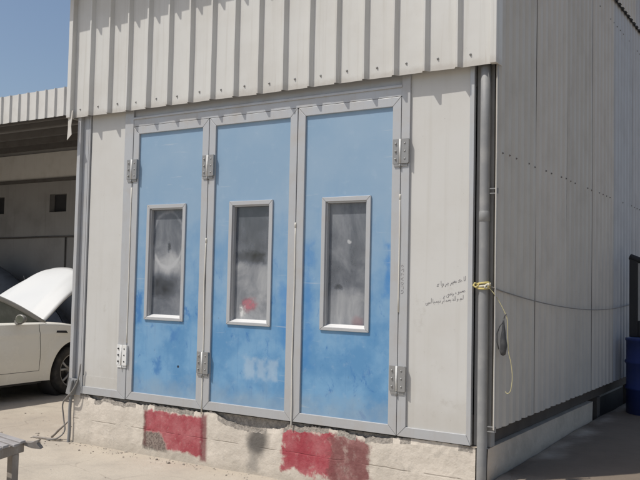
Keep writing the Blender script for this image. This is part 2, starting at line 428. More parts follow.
def m_ground():
    g = G('dusty_concrete')
    X = g.xyz()
    big = g.noise(0.45, 6, 0.6)
    mid = g.noise(2.6, 6, 0.65)
    fine = g.noise(30, 6, 0.7)
    c = g.mix(g.ramp(big, 0.35, 0.68), (0.45, 0.40, 0.33), (0.39, 0.34, 0.28))
    c = g.mix(g.ramp(mid, 0.45, 0.75, 0, 0.6), c, (0.33, 0.295, 0.25))
    c = g.mix(g.ramp(mid, 0.45, 0.25, 0, 0.6), c, (0.51, 0.47, 0.40))
    c = g.mix(g.ramp(fine, 0.55, 0.8, 0, 0.45), c, (0.24, 0.21, 0.18))
    spk = g.ramp(g.noise(11, 5, 0.75, off=(3, 3, 0)), 0.64, 0.72, 0, 0.5)
    c = g.mix(spk, c, (0.22, 0.19, 0.16))
    vo = g.n('ShaderNodeTexVoronoi', feature='DISTANCE_TO_EDGE')
    mp = g.n('ShaderNodeVectorMath', operation='ADD')
    nz = g.n('ShaderNodeTexNoise')
    g.t.links.new(g.co, nz.inputs['Vector'])
    nz.inputs['Scale'].default_value = 1.3
    g.t.links.new(g.co, mp.inputs[0])
    g.t.links.new(nz.outputs[1], mp.inputs[1])
    g.t.links.new(mp.outputs[0], vo.inputs['Vector'])
    vo.inputs['Scale'].default_value = 0.33
    crack = g.ma('MULTIPLY', g.ramp(vo.outputs[0], 0.006, 0.001), g.ramp(mid, 0.4, 0.55))
    c = g.mix(g.ma('MULTIPLY', crack, 0.22), c, (0.2, 0.17, 0.14))
    # darker brown ground along the right flank of the building
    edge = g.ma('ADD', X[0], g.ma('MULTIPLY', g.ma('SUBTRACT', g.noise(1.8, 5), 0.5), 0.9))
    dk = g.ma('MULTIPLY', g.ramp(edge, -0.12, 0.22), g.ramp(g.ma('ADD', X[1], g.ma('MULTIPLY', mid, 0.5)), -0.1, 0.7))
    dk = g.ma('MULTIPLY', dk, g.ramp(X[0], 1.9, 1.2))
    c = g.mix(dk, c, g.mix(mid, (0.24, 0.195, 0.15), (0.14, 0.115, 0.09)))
    g.bump(g.ma('ADD', g.ma('MULTIPLY', mid, 1.0), g.ma('SUBTRACT', g.ma('MULTIPLY', fine, 0.4), g.ma('MULTIPLY', crack, 0.15))), 0.45, 0.03)
    return g.fin(c, 0.95, 0, 0.2)


for i in range(3):
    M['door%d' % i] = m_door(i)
    M['glass%d' % i] = m_glass(i)
M['plinth'] = m_plinth()
M['core'] = m_core()
M['side_plinth'] = m_side_plinth()
M['ground'] = m_ground()


# ---------------------------------------------------------------- mesh helper
class MB:
    def __init__(s):
        s.v, s.f, s.mi, s.sm = [], [], [], []

    def add(s, vs, fs, mi=0, smooth=False):
        b = len(s.v)
        s.v += [tuple(v) for v in vs]
        s.f += [tuple(b + i for i in f) for f in fs]
        s.mi += [mi] * len(fs)
        s.sm += [smooth] * len(fs)

    def box(s, x0, x1, y0, y1, z0, z1, mi=0, mat=None):
        vs = [Vector((x, y, z)) for x in (x0, x1) for y in (y0, y1) for z in (z0, z1)]
        if mat:
            vs = [mat @ v for v in vs]
        s.add(vs, [(0, 1, 3, 2), (4, 6, 7, 5), (0, 4, 5, 1), (2, 3, 7, 6), (0, 2, 6, 4), (1, 5, 7, 3)], mi)

    def tube(s, pts, r, n=10, mi=0, cap=True, squash=None):
        pts = [Vector(p) for p in pts]
        rs = r if isinstance(r, (list, tuple)) else [r] * len(pts)
        vs, fs = [], []
        ref = None
        for i, p in enumerate(pts):
            t = (pts[min(i + 1, len(pts) - 1)] - pts[max(i - 1, 0)]).normalized()
            if ref is None:
                ref = Vector((0, 0, 1)) if abs(t.z) < 0.9 else Vector((1, 0, 0))
            a = (ref - t * ref.dot(t)).normalized()
            ref = a
            b = t.cross(a)
            for k in range(n):
                q = 2 * math.pi * k / n
                vs.append(p + (a * math.cos(q) + b * math.sin(q) * (squash or 1)) * rs[i])
        for i in range(len(pts) - 1):
            for k in range(n):
                fs.append((i * n + k, i * n + (k + 1) % n, (i + 1) * n + (k + 1) % n, (i + 1) * n + k))
        if cap:
            fs.append(tuple(range(n - 1, -1, -1)))
            fs.append(tuple((len(pts) - 1) * n + k for k in range(n)))
        s.add(vs, fs, mi, True)

    def lathe(s, prof, c, axis='z', n=32, mi=0, closed=False):
        """prof: list of (radius, height along axis)"""
        vs, fs = [], []
        for r, h in prof:
            for k in range(n):
                a = 2 * math.pi * k / n
                p = (r * math.cos(a), r * math.sin(a), h)
                if axis == 'x':
                    p = (h, r * math.cos(a), r * math.sin(a))
                if axis == 'y':
                    p = (r * math.cos(a), h, r * math.sin(a))
                vs.append((p[0] + c[0], p[1] + c[1], p[2] + c[2]))
        m_ = len(prof)
        for i in range(m_ if closed else m_ - 1):
            j = (i + 1) % m_
            for k in range(n):
                fs.append((i * n + k, i * n + (k + 1) % n, j * n + (k + 1) % n, j * n + k))
        s.add(vs, fs, mi, True)

    def poly(s, pts, d, mi=0):
        """prism from a planar outline pushed along d"""
        n = len(pts)
        d = Vector(d)
        vs = [Vector(p) for p in pts] + [Vector(p) + d for p in pts]
        fs = [tuple(range(n)), tuple(range(2 * n - 1, n - 1, -1))]
        fs += [(i, n + i, n + (i + 1) % n, (i + 1) % n) for i in range(n)]
        s.add(vs, fs, mi)

    def build(s, name, mats, parent=None, local=False, bevel=0, solid=0, fixn=True, sub=0):
        me = bpy.data.meshes.new(name)
        me.from_pydata(s.v, [], s.f)
        if not isinstance(mats, (list, tuple)):
            mats = [mats]
        for q in mats:
            me.materials.append(M[q])
        me.polygons.foreach_set('material_index', s.mi)
        me.polygons.foreach_set('use_smooth', s.sm)
        if fixn:
            bm = bmesh.new()
            bm.from_mesh(me)
            bmesh.ops.recalc_face_normals(bm, faces=bm.faces)
            bm.to_mesh(me)
            bm.free()
        o = bpy.data.objects.new(name, me)
        COL.objects.link(o)
        if parent is not None:
            o.parent = parent
            if not local and parent.type == 'EMPTY':
                o.matrix_parent_inverse = (Matrix.Translation(parent.location) @ parent.rotation_euler.to_matrix().to_4x4()).inverted()
        if bevel:
            b = o.modifiers.new('bevel', 'BEVEL')
            b.width = bevel
            b.segments = 2
            b.limit_method = 'ANGLE'
            b.angle_limit = R(40)
        if solid:
            b = o.modifiers.new('solid', 'SOLIDIFY')
            b.thickness = solid
            b.offset = 0
        if sub:
            b = o.modifiers.new('sub', 'SUBSURF')
            b.levels = b.render_levels = sub
        return o


def tag(o, label=None, cat=None, group=None, kind=None):
    if label:
        o['label'] = label
    if cat:
        o['category'] = cat
    if group:
        o['group'] = group
    if kind:
        o['kind'] = kind
    return o


def thing(name, loc, label, cat, rz=0):
    e = bpy.data.objects.new(name, None)
    e.empty_display_size = 0.2
    e.location = loc
    e.rotation_euler = (0, 0, rz)
    COL.objects.link(e)
    return tag(e, label, cat)


def nz(x, y=0.0, z=0.0):
    return mnoise.noise(Vector((x, y, z)))


# ---------------------------------------------------------------- ground
def gz(x, y):
    def ss(v, a, b):
        t = max(0, min(1, (v - a) / (b - a)))
        return t * t * (3 - 2 * t)
    return (0.25 * ss(y, -1.4, 0.3) + 0.04 * ss(y, 0.6, 2.6)) * ss(x, -0.15, 0.0)


def axis_steps(lo, hi, fine_lo, fine_hi, step):
    out = []
    v = fine_lo
    while v <= fine_hi + 1e-6:
        out.append(v)
        v += step
    d, v = step, fine_lo
    while v > lo:
        d *= 1.6
        v -= d
        out.insert(0, max(v, lo))
    d, v = step, out[-1]
    while v < hi:
        d *= 1.6
        v += d
        out.append(min(v, hi))
    return out


gxs = axis_steps(-900, 900, -9, 3, 0.10)
gys = axis_steps(-900, 900, -4, 6, 0.10)
gb = MB()
gv = [(x, y, gz(x, y) + (0.008 * nz(x * 1.7, y * 1.7) + 0.004 * nz(x * 6, y * 6) if abs(x) < 12 and abs(y) < 9 else 0)) for y in gys for x in gxs]
nx_ = len(gxs)
gb.add(gv, [(j * nx_ + i, j * nx_ + i + 1, (j + 1) * nx_ + i + 1, (j + 1) * nx_ + i) for j in range(len(gys) - 1) for i in range(nx_ - 1)], 0, True)
tag(gb.build('ground', 'ground', fixn=False), kind='structure')

# ================================================================ the workshop building
BX0, BX1, BY1, BZ = -4.40, 0.0, 9.5, 6.1
bld = thing('workshop_building', (-2.2, 4.5, 0), 'white corrugated metal workshop with blue three leaf folding doors above a stained concrete plinth', 'building')

PTOP = 0.484
# --- plinth: rough core behind a render skin whose top edge is broken away
core = MB()
nxs = 150
cv, cf = [], []
for i in range(nxs + 1):
    x = -4.30 + (4.30 - 0.06) * i / nxs
    for j in range(9):
        z = -0.1 + (PTOP + 0.1 - 0.012) * j / 8
        cv.append((x, 0.045 + 0.012 * nz(x * 14, z * 14, 3), z))
for i in range(nxs):
    for j in range(8):
        cf.append((i * 9 + j, (i + 1) * 9 + j, (i + 1) * 9 + j + 1, i * 9 + j + 1))
core.add(cv, cf, 0)
core.box(-4.28, -0.05, 0.07, 0.5, -0.1, PTOP - 0.013)
plinth = core.build('plinth', 'core', bld)

# depth the render has crumbled to, measured down from the plinth top (x, drop)
brk = [(-4.32, 0.02), (-4.18, 0.02), (-4.13, 0.03), (-4.08, 0.07), (-4.0, 0.115), (-3.93, 0.075), (-3.9, 0.02), (-3.83, 0.015), (-3.78, 0.05),
       (-3.70, 0.07), (-3.66, 0.06), (-3.62, 0.09), (-3.58, 0.05), (-3.5, 0.05), (-3.42, 0.085), (-3.33, 0.06), (-3.25, 0.045), (-3.1, 0.04), (-2.9, 0.05), (-2.75, 0.06),
       (-2.6, 0.03), (-2.5, 0.025), (-2.46, 0.06), (-2.38, 0.09), (-2.25, 0.12), (-2.12, 0.125), (-2.0, 0.13), (-1.9, 0.105), (-1.83, 0.10), (-1.72, 0.05), (-1.62, 0.075),
       (-1.5, 0.03), (-1.35, 0.035), (-1.22, 0.04), (-1.15, 0.08), (-1.08, 0.10), (-1.0, 0.11), (-0.93, 0.08), (-0.85, 0.075), (-0.72, 0.03), (-0.6, 0.012), (-0.3, 0.008), (-0.19, 0.006), (-0.17, 0.008), (-0.10, 0.01)]


def drop(x):
    for (a, da), (b, db) in zip(brk, brk[1:]):
        if a <= x <= b:
            d = da + (db - da) * (x - a) / (b - a)
            d *= 0.42 if not -2.5 < x < -1.75 else 0.75
            d += (0.010 * nz(x * 17, 1.3) + 0.010 * nz(x * 43, 4.1) + 0.006 * nz(x * 97, 6.1)) * (1 if x < -0.9 else 0.4)
            return max(0.004, d)
    return 0.01


rd = MB()
N, J = 420, 14
rv, rf = [], []
for i in range(N + 1):
    x = -4.32 + (4.32 - 0.105) * i / N
    zt = PTOP - drop(x)
    if x > -0.155:
        zt = min(zt, PTOP - 0.01)
    for j in range(J + 1):
        z = -0.12 + (zt + 0.12) * j / J
        y = 0.004 + 0.006 * nz(x * 3, z * 4, 9) + 0.003 * nz(x * 15, z * 15, 2)
        if j >= J - 1:
            y += (0.006 if j == J else 0.001) + 0.004 * nz(x * 23, z * 40, 5)
        rv.append((x, y, z))
for i in range(N):
    for j in range(J):
        rf.append((i * (J + 1) + j, (i + 1) * (J + 1) + j, (i + 1) * (J + 1) + j + 1, i * (J + 1) + j + 1))
off = len(rv)
for i in range(N + 1):                                   # broken top face back to the core
    q = rv[i * (J + 1) + J]
    rv.append((q[0], 0.06, q[2] - 0.004 + 0.006 * nz(q[0] * 30, 7)))
for i in range(N):
    rf.append((i * (J + 1) + J, (i + 1) * (J + 1) + J, off + i + 1, off + i))
rd.add(rv, rf, 0, False)
for n_ in range(len(rf)):
    i_, j_ = divmod(n_, J)
    if n_ >= N * J:
        rd.mi[n_] = 1
    elif j_ == J - 1 and nz(rv[i_ * (J + 1)][0] * 8, 5.5) > -0.15:
        rd.mi[n_] = 1
rd.box(-4.321, -4.25, 0.02, 0.5, -0.1, PTOP - 0.03)
rd.build('render_coat', ['plinth', 'core'], plinth, fixn=False)
sp_ = MB()
sv, sf = [], []
for i in range(61):
    y = 0.0 + 2.95 * i / 60
    for j in range(9):
        z = 0.0 + 0.478 * j / 8
        sv.append((-0.012 + 0.008 * nz(y * 4, z * 5, 1), y, z))
for i in range(60):
    for j in range(8):
        sf.append((i * 9 + j, (i + 1) * 9 + j, (i + 1) * 9 + j + 1, i * 9 + j + 1))
sp_.add(sv, sf, 0, True)
sp_.box(-0.3, -0.03, 0.51, 2.95, 0, 0.47)
sp_.add([(-0.012, 0, 0.478), (-0.012, 2.95, 0.478), (-0.2, 2.95, 0.478), (-0.2, 0, 0.478)], [(0, 1, 2, 3)])
sp_.build('side_plinth', 'side_plinth', bld, fixn=False)
v_ = MB()                                                # dark steel base channel over the side plinth
v_.box(-0.16, -0.06, 0.06, BY1, 0.482, 0.70)
v_.box(-0.5, -0.40, 2.952, BY1, -0.1, 0.48)
v_.build('base_channel', 'dark_void', bld)
for y in (3.25, 5.1, 7.0):
    l_ = MB()
    l_.box(-0.17, -0.04, y, y + 0.13, 0, 0.481)
    l_.build('steel_foot', 'dark_void', bld)

# --- carcass: closed box so the inside is really dark
cx = MB()
cx.box(-4.36, -4.30, 0.10, BY1, PTOP + 0.002, BZ)
cx.box(-0.10, -0.07, 0.10, BY1, 0.702, BZ)
cx.box(-4.30, -0.10, BY1 - 0.06, BY1, PTOP + 0.002, BZ)
cx.box(-4.30, -0.10, 0.10, 0.12, 3.12, BZ)
cx.build('inner_wall', 'interior', bld)
fl = MB()
fl.box(-4.25, -0.17, 0.502, BY1 - 0.07, 0.40, 0.482)
fl.build('floor_slab', 'interior', bld)
iw = MB()
iw.box(-4.2, -0.2, 3.0, 3.05, 0.49, 3.4)
iw.build('partition', 'interior', bld)

# --- framed door leaves and side panels
def mitre_frame(x0, x1, z0, z1, wl, wr, wb, wt, y0, y1, b, mi=0, sides='lrbt'):
    """picture-frame of mitred bars with 1.5 mm joints"""
    o = [(x0, z0), (x1, z0), (x1, z1), (x0, z1)]
    i_ = [(x0 + wl, z0 + wb), (x1 - wr, z0 + wb), (x1 - wr, z1 - wt), (x0 + wl, z1 - wt)]
    for k, nm in enumerate('brtl'):
        if nm not in sides:
            continue
        a, c = o[k], o[(k + 1) % 4]
        d, e = i_[(k + 1) % 4], i_[k]
        t = Vector((c[0] - a[0], c[1] - a[1])).normalized() * 0.0014
        q = [(a[0] + t.x, a[1] + t.y), (c[0] - t.x, c[1] - t.y), (d[0] - t.x, d[1] - t.y), (e[0] + t.x, e[1] + t.y)]
        b.poly([(p[0], y0, p[1]) for p in q], (0, y1 - y0, 0), mi)


LX = [-3.603, -2.658, -1.698, -0.733]
LZ0, LZ1 = PTOP + 0.004, 3.084
WX = [(-3.401, -2.918), (-2.412, -1.942), (-1.448, -0.994)]
for i in range(3):
    x0, x1 = LX[i] + 0.004, LX[i + 1] - 0.004
    w0, w1 = WX[i]
    wz0, wz1 = 1.25, 2.326
    p = MB()                                             # painted sheet with a real window opening
    yb, yf = 0.052, 0.014
    xs = [x0 + 0.03, w0 + 0.02, w1 - 0.02, x1 - 0.03]
    zs = [LZ0 + 0.03, wz0 + 0.02, wz1 - 0.02, LZ1 - 0.03]
    for a in range(3):
        for c in range(3):
            if (a, c) != (1, 1):
                p.box(xs[a], xs[a + 1], yf, yb, zs[c], zs[c + 1])
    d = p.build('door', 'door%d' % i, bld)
    d['label'] = ['blue door leaf nearest the white car', 'blue door leaf with pale rubbed smudge low down', 'blue door leaf beside the panel with handwriting'][i]
    f = MB()
    mitre_frame(x0, x1, LZ0, LZ1, 0.072, 0.072, 0.076, 0.072, -0.004, 0.034, f)
    f.build('leaf_frame', 'alu', d, bevel=0.003)
    w = MB()
    mitre_frame(w0, w1, wz0, wz1, 0.036, 0.036, 0.026, 0.036, 0.000, 0.030, w)
    mitre_frame(w0 + 0.034, w1 - 0.034, wz0 + 0.024, wz1 - 0.034, 0.014, 0.014, 0.004, 0.014, 0.016, 0.058, w)
    w.poly([(w0 + 0.030, 0.0006, wz0 + 0.020), (w0 + 0.030, 0.058, wz0 + 0.020), (w0 + 0.030, 0.058, wz0 + 0.054), (w0 + 0.030, 0.0006, wz0 + 0.025)], (w1 - w0 - 0.060, 0, 0), 1)
    w.build('window_frame', ['alu', 'sill_alu_lit'], d, bevel=0.002)
    gl = MB()
    gl.box(w0 + 0.045, w1 - 0.045, 0.050, 0.055, wz0 + 0.038, wz1 - 0.043)
    gl.build('window_pane', 'glass%d' % i, d)
    hs = []
    if i == 0:
        hs = [(LX[0], 2.672, 'hinge_steel'), (LX[0] - 0.055, 0.90, 'hinge_white')]
    if i == 1:
        hs = [(LX[1], 2.655, 'hinge_steel'), (LX[1], 0.90, 'hinge_steel')]
    if i == 2:
        hs = [(LX[3], 2.655, 'hinge_steel'), (LX[3], 0.918, 'hinge_steel')]
    for hx, hz, hm in hs:
        h = MB()
        hh = 0.095
        h.box(hx - 0.064, hx - 0.014, -0.016, -0.0045, hz - hh, hz + hh)
        h.box(hx + 0.012, hx + 0.068, -0.022, -0.0045, hz - hh, hz + hh)
        h.box(hx + 0.0685, hx + 0.076, -0.028, -0.0045, hz - hh + 0.004, hz + hh - 0.004)
        h.tube([(hx - 0.002, -0.017, hz - hh), (hx - 0.002, -0.017, hz + hh)], 0.0085, 10, 1)
        h.tube([(hx, -0.017, hz - hh - 0.035), (hx, -0.017, hz - hh)], 0.006, 8, 0)
        h.box(hx - 0.055, hx + 0.06, -0.014, -0.0045, hz - hh - 0.022, hz - hh - 0.001)
        for sx in (-0.04, 0.04):
            for k in (-0.06, 0, 0.06):
                h.lathe([(0.0, -0.0265), (0.007, -0.025), (0.008, -0.0225), (0.008, -0.012)], (hx + sx, 0, hz + k), 'y', 8, 2)
        ho = h.build('hinge', [hm, 'hinge_white', 'black' if hm == 'hinge_white' else 'hinge_steel'], d)
        if hm == 'hinge_white':
            ho['label'] = 'white hinge with dark screw heads'

# seals hanging in the joints between the leaves
for pts in ([(LX[1] + 0.001, -0.006, 1.98), (LX[1] - 0.006, -0.010, 1.6), (LX[1] + 0.004, -0.007, 1.2), (LX[1], -0.006, 0.45)],
            [(LX[2] + 0.001, -0.006, 2.1), (LX[2] + 0.004, -0.008, 1.6), (LX[2] - 0.003, -0.008, 1.0), (LX[2] + 0.006, -0.012, 0.62), (LX[2] + 0.004, -0.010, 0.44)],
            [(LX[3], -0.006, 2.30), (LX[3] + 0.003, -0.010, 2.1), (LX[3] + 0.001, -0.008, 1.42)],
            [(LX[0] - 0.003, -0.005, 2.5), (LX[0], -0.006, 1.6), (LX[0] - 0.002, -0.005, 1.02)]):
    s_ = MB()
    sm = []
    for a, b in zip(pts, pts[1:]):
        for k in range(6):
            sm.append(Vector(a).lerp(Vector(b), k / 6))
    sm.append(Vector(pts[-1]))
    s_.tube(sm, 0.0062, 8)
    if pts[0][2] < 2.4:
        s_.lathe([(0, 0.025), (0.007, 0.025), (0.009, 0.01), (0.007, -0.02), (0, -0.02)], pts[0], 'z', 10)
    s_.build('door_seal', 'seal', bld)
bk = MB()                                                # dark rebate behind the joints
for x in LX[1:3]:
    bk.box(x - 0.012, x + 0.012, 0.035, 0.06, LZ0, LZ1)
bk.build('door_rebate', 'black', bld)

pn = {}
for nm, x0, x1 in (('left', -4.225, LX[0]), ('right', LX[3], -0.135)):
    p = MB()
    p.box(x0 + 0.03, x1 - 0.03, 0.012, 0.05, PTOP + 0.03, 3.30)
    po = p.build('wall_panel', 'white_panel', bld)
    po['label'] = 'off white wall panel %s' % ('at the left corner' if nm == 'left' else 'with handwriting')
    f = MB()
    wl, wr = (0.02, 0.112) if nm == 'left' else (0.072, 0.036)
    mitre_frame(x0 + 0.002, x1 - 0.003, PTOP + 0.002, 3.42, wl, wr, 0.074, 0.05, -0.006, 0.032, f, sides='lrb')
    f.build('panel_frame', 'alu', po, bevel=0.003)
    pn[nm] = po
k_ = MB()                                                # patched strip low on the left panel
k_.box(-4.20, -3.725, 0.0075, 0.0115, 0.56, 0.665)
k_.build('patch_strip', 'white_panel', pn['left'])
hd = MB()
hd.box(LX[0] - 0.10, LX[3] + 0.07, 0.000, 0.05, 3.088, 3.165)
hd.box(LX[0] - 0.10, LX[3] + 0.07, 0.014, 0.05, 3.1655, 3.42)
hd.box(LX[0] - 0.005, LX[3] + 0.005, -0.012, -0.0005, 3.155, 3.175)
hd.build('door_head', 'alu', bld, bevel=0.002)

# handwriting in faded marker: strokes in (u right, v up) cm, written on the right panel
def strokes(b, origin, du, dv, lines, r=0.0016):
    o = Vector(origin)
    for ln in lines:
        pts = [o + du * u + dv * v for u, v in ln]
        sm = []
        for i in range(len(pts) - 1):
            p0, p1, p2, p3 = pts[max(i - 1, 0)], pts[i], pts[i + 1], pts[min(i + 2, len(pts) - 1)]
            for k in range(4):
                t = k / 4
                sm.append(0.5 * ((2 * p1) + (p2 - p0) * t + (2 * p0 - 5 * p1 + 4 * p2 - p3) * t * t + (3 * p1 - p0 - 3 * p2 + p3) * t ** 3))
        sm.append(pts[-1])
        b.tube(sm, r, 5, squash=0.7)


LET = {                                                  # joined hand-written letter forms, pen moving right to left
    'lam': ([[(0, 2.4), (-.05, .3), (-.45, 0)]], .5), 'alef': ([[(0, 0), (-.22, .2), (-.3, 2.2)]], .55),
    'meem': ([[(0, 0), (-.3, .55), (-.7, .35), (-.5, -.12), (-.95, 0)]], .95), 'ba': ([[(0, 0), (-.2, .1), (-.3, .8), (-.4, .08), (-.85, 0)], [(-.3, -.75), (-.42, -.8)]], .85),
    'ya': ([[(0, 0), (-.2, .1), (-.3, .8), (-.4, .08), (-.85, 0)], [(-.15, -.75), (-.27, -.8)], [(-.55, -.75), (-.67, -.8)]], .85),
    'noon': ([[(0, 0), (-.2, .1), (-.3, .85), (-.4, .08), (-.85, 0)], [(-.3, 1.6), (-.42, 1.55)]], .85),
    'ha': ([[(0, 0), (-.15, .9), (-.75, .85), (-.65, .1), (-.25, .3), (-.85, .55), (-1.1, 0)]], 1.1), 'hah': ([[(0, .95), (-.85, .6), (-.35, 0), (-1.2, 0)]], 1.2),
    'seen': ([[(0, 0), (-.15, .65), (-.3, .05), (-.5, .6), (-.65, .05), (-.85, .55), (-1, 0), (-1.5, 0)]], 1.5), 'ra': ([[(0, 0), (-.3, .15), (-.5, -.4), (-.95, -.95)]], 1.0),
    'waw': ([[(0, 0), (-.2, .65), (-.6, .6), (-.55, .1), (-.2, .15), (-.5, -.5), (-1, -.85)]], 1.05),
    'nun': ([[(0, 0), (-.1, .5), (-.15, -.5), (-.7, -.95), (-1.3, -.5), (-1.4, .4)], [(-.7, .2), (-.82, .15)]], 1.5),
    'yeh': ([[(0, 0), (-.5, .55), (-.9, .2), (-.4, -.3), (-.8, -.95), (-1.6, -.6), (-1.85, .2)]], 1.9), 'teh': ([[(0, 0), (-.2, .75), (-.7, .6), (-.6, 0), (-.15, .05)], [(-.3, 1.4), (-.4, 1.35)], [(-.6, 1.35), (-.7, 1.3)]], .85),
    'dal': ([[(0, 0), (-.1, 0), (-.4, .9), (-.55, 1.1), (-.4, .4), (-.6, 0), (0, .02)]], .75), ' ': ([], .75)}


def write_line(words, origin, slope, size, r):
    b = MB()
    rnd = random.Random(len(words))
    x = 0.0
    U, V = Vector((size, 0, size * slope)), Vector((0, 0, size))
    lines = []
    for w_ in words.split():
        st_, adv = LET[w_ if w_ != '_' else ' ']
        k_ = rnd.uniform(0.85, 1.2)
        for ln in st_:
            lines.append([(x + u * k_, v * k_ * rnd.uniform(0.9, 1.1) + rnd.uniform(-.05, .05)) for u, v in ln])
        x -= adv * k_
    strokes(b, origin, U, V, lines, r)
    b.build('handwriting', 'ink', pn['right'])


write_line('lam alef _ meem hah _ ba ha ya ra _ ya ra _ waw alef _ hah', (-0.200, 0.0108, 1.672), 0.21, 0.0142, 0.00165)
write_line('meem seen ba waw _ dal _ ra noon meem yeh _ ra', (-0.200, 0.0108, 1.592), 0.24, 0.0125, 0.0014)
write_line('lam meem ya _ waw _ lam alef dal _ ba seen meem _ alef ra _ noon ya seen ba alef _ lam meem ya nun', (-0.215, 0.0108, 1.535), 0.145, 0.0128, 0.0013)
fw_ = MB()                                               # figures scribbled upward on the right jamb
DU2, DV2 = Vector((0, 0, 0.01)), Vector((-0.01, 0, 0))
for k, ch in enumerate([[[(0, 2), (.2, .4), (1.4, 0), (2.6, .8), (1.6, 1.8)]], [[(0, 0), (2.4, .2), (2.2, 2)]], [[(0, 1), (1, 2), (2, 1), (1, 0), (0, 1)]], [[(0, 0), (1, 2), (2.2, 0)]],
                       [[(0, 2), (2, 1.6), (1, 0)]], [[(0, 0), (2.2, 0), (1, 2)]], [[(0, 1), (1, 1.8), (1.8, .9), (.6, .2)]]]):
    strokes(fw_, (-0.694, -0.0070, 1.565 + k * 0.033), DU2, DV2, ch, 0.0013)
fw_.build('jamb_scribble', 'ink', pn['right'])

# --- corners
cp = MB()
cp.box(-4.36, -4.228, -0.004, 0.09, PTOP - 0.02, 3.40)
cp.box(-4.345, -4.30, -0.045, -0.0045, 0.62, 3.36)
cp.build('corner_post', 'alu', bld, bevel=0.003)
cd = MB()
cd.box(-0.1345, -0.004, 0.046, 0.12, PTOP + 0.001, 3.6)
cd.build('corner_column', 'column_grey', bld)
sh_ = MB()                                               # splayed shoe at the foot of the left corner
sh_.poly([(-4.385, -0.05, 0.475), (-4.30, -0.05, 0.46), (-4.24, -0.05, 0.62), (-4.335, -0.05, 0.64)], (0, 0.045, 0))
sh_.tube([(-4.31, -0.05, 0.50), (-4.27, -0.065, 0.62)], 0.012, 8)
sh_.build('corner_shoe', 'galv', bld, bevel=0.004)
tf = MB()                                                # torn strip of flashing hanging at the left top corner
tf.add([(-4.44, -0.09, 3.30), (-4.36, -0.10, 3.30), (-4.37, -0.11, 3.14), (-4.335, -0.13, 3.05), (-4.41, -0.12, 3.0), (-4.425, -0.10, 3.12)], [(0, 1, 2, 5), (5, 2, 3, 4)])
tf.build('torn_flashing', 'clad_side0', bld, solid=0.004)  # greyer sheet colour stands in for the shade on the flap

# --- downpipe on the right corner
PX, PY, PR = -0.055, 0.004, 0.037
dp = MB()
dp.tube([(PX, PY, z) for z in (-0.2, 0.4, 1.0, 1.6, 2.2, 2.8, 3.45)], PR, 24)
dp.lathe([(PR, -0.02), (PR + 0.003, -0.018), (PR + 0.003, 0.05), (PR, 0.055)], (PX, PY, 2.12), 'z', 24)
dpo = dp.build('downpipe', 'galv', bld)
for z in (0.60, 2.3):
    b_ = MB()
    b_.box(PX + 0.03, 0.048, PY - 0.006, PY + 0.002, z, z + 0.006)
    b_.box(PX + 0.03, 0.048, PY - 0.006, PY + 0.002, z + 0.034, z + 0.040)
    b_.box(0.042, 0.048, PY - 0.005, PY + 0.001, z + 0.0065, z + 0.0335)
    b_.build('pipe_bracket', 'galv', dpo)

# --- ribbed front cladding above the doors
def ribbed(x0, x1, first, pitch, y, h, base=0.056, top=0.016, wob=0.0):
    """outline of a ribbed sheet in plan: list of (x, y); ribs stand out to -y"""
    out = [(x0, y)]
    k = 0
    while True:
        c = first + k * pitch
        k += 1
        if c - base / 2 <= x0:
            continue
        if c + base / 2 >= x1:
            break
        j = wob * nz(c * 5.1, 2.2)
        out += [(c - base / 2, y), (c - top / 2 + j, y - h), (c + top / 2 + j, y - h), (c + base / 2, y)]
    out.append((x1, y))
    return out


def sheet(b, prof, z0, z1, nzs=8, mi=0, seed=0, amp=0.005, ragged=0.004):
    zs = [z0 + (z1 - z0) * k / nzs for k in range(nzs + 1)]
    vs, fs = [], []
    for x, y in prof:
        for k, z in enumerate(zs):
            zz = z + (ragged * nz(x * 6, seed) if k == 0 else 0)
            vs.append((x, y + amp * nz(x * 2.5, z * 1.5, seed), zz))
    n = nzs + 1
    for i in range(len(prof) - 1):
        for k in range(nzs):
            fs.append((i * n + k, (i + 1) * n + k, (i + 1) * n + k + 1, i * n + k + 1))
    b.add(vs, fs, mi)


def screws(b, pts, axis, mi, r=0.0085):
    for p in pts:
        b.lathe([(0, -0.009), (r * 0.5, -0.008), (r * 0.7, -0.004), (r, -0.003), (r, 0.004)] if axis == 'y' else
                [(0, 0.009), (r * 0.5, 0.008), (r * 0.7, 0.004), (r, 0.003), (r, -0.004)], p, axis, 8, mi)


CZ = 3.232
RIB0 = -4.145
for k, (a, c, dy, top) in enumerate(((-4.395, -1.39, 0.0, 4.9), (-1.43, 0.012, -0.004, 4.9), (-4.395, 0.012, 0.0, 0))):
    if k == 2:
        continue
    b_ = MB()
    sheet(b_, ribbed(a, c, RIB0, 0.26, -0.06 + dy, 0.038, wob=0.004), CZ, 6.0, 12, 0, k)
    screws(b_, [(RIB0 + 0.26 * q + 0.10 + 0.02 * nz(q * 3.3), -0.062 + dy, CZ + 0.085 + 0.02 * nz(q * 7.7)) for q in range(-1, 17) if a + 0.03 < RIB0 + 0.26 * q + 0.10 < c - 0.03], 'y', 1)
    screws(b_, [(RIB0 + 0.26 * q + 0.10, -0.062 + dy, 4.72) for q in range(-1, 17) if a + 0.03 < RIB0 + 0.26 * q + 0.10 < c - 0.03], 'y', 1)
    b_.build('front_cladding', ['clad_front', 'hinge_steel'], bld, solid=0.0022, fixn=False)
fe = MB()
fe.box(-4.445, -4.39, -0.115, -0.055, CZ - 0.005, 6.0)
fe.box(-4.4405, -4.43, -0.0545, 0.12, CZ - 0.005, 6.0)
fe.build('edge_flashing', 'clad_front', bld, bevel=0.012)
fe = MB()
fe.box(0.012, 0.062, -0.105, -0.058, CZ - 0.006, 6.0)
fe.box(0.0535, 0.062, -0.0575, 0.02, CZ - 0.006, 6.0)
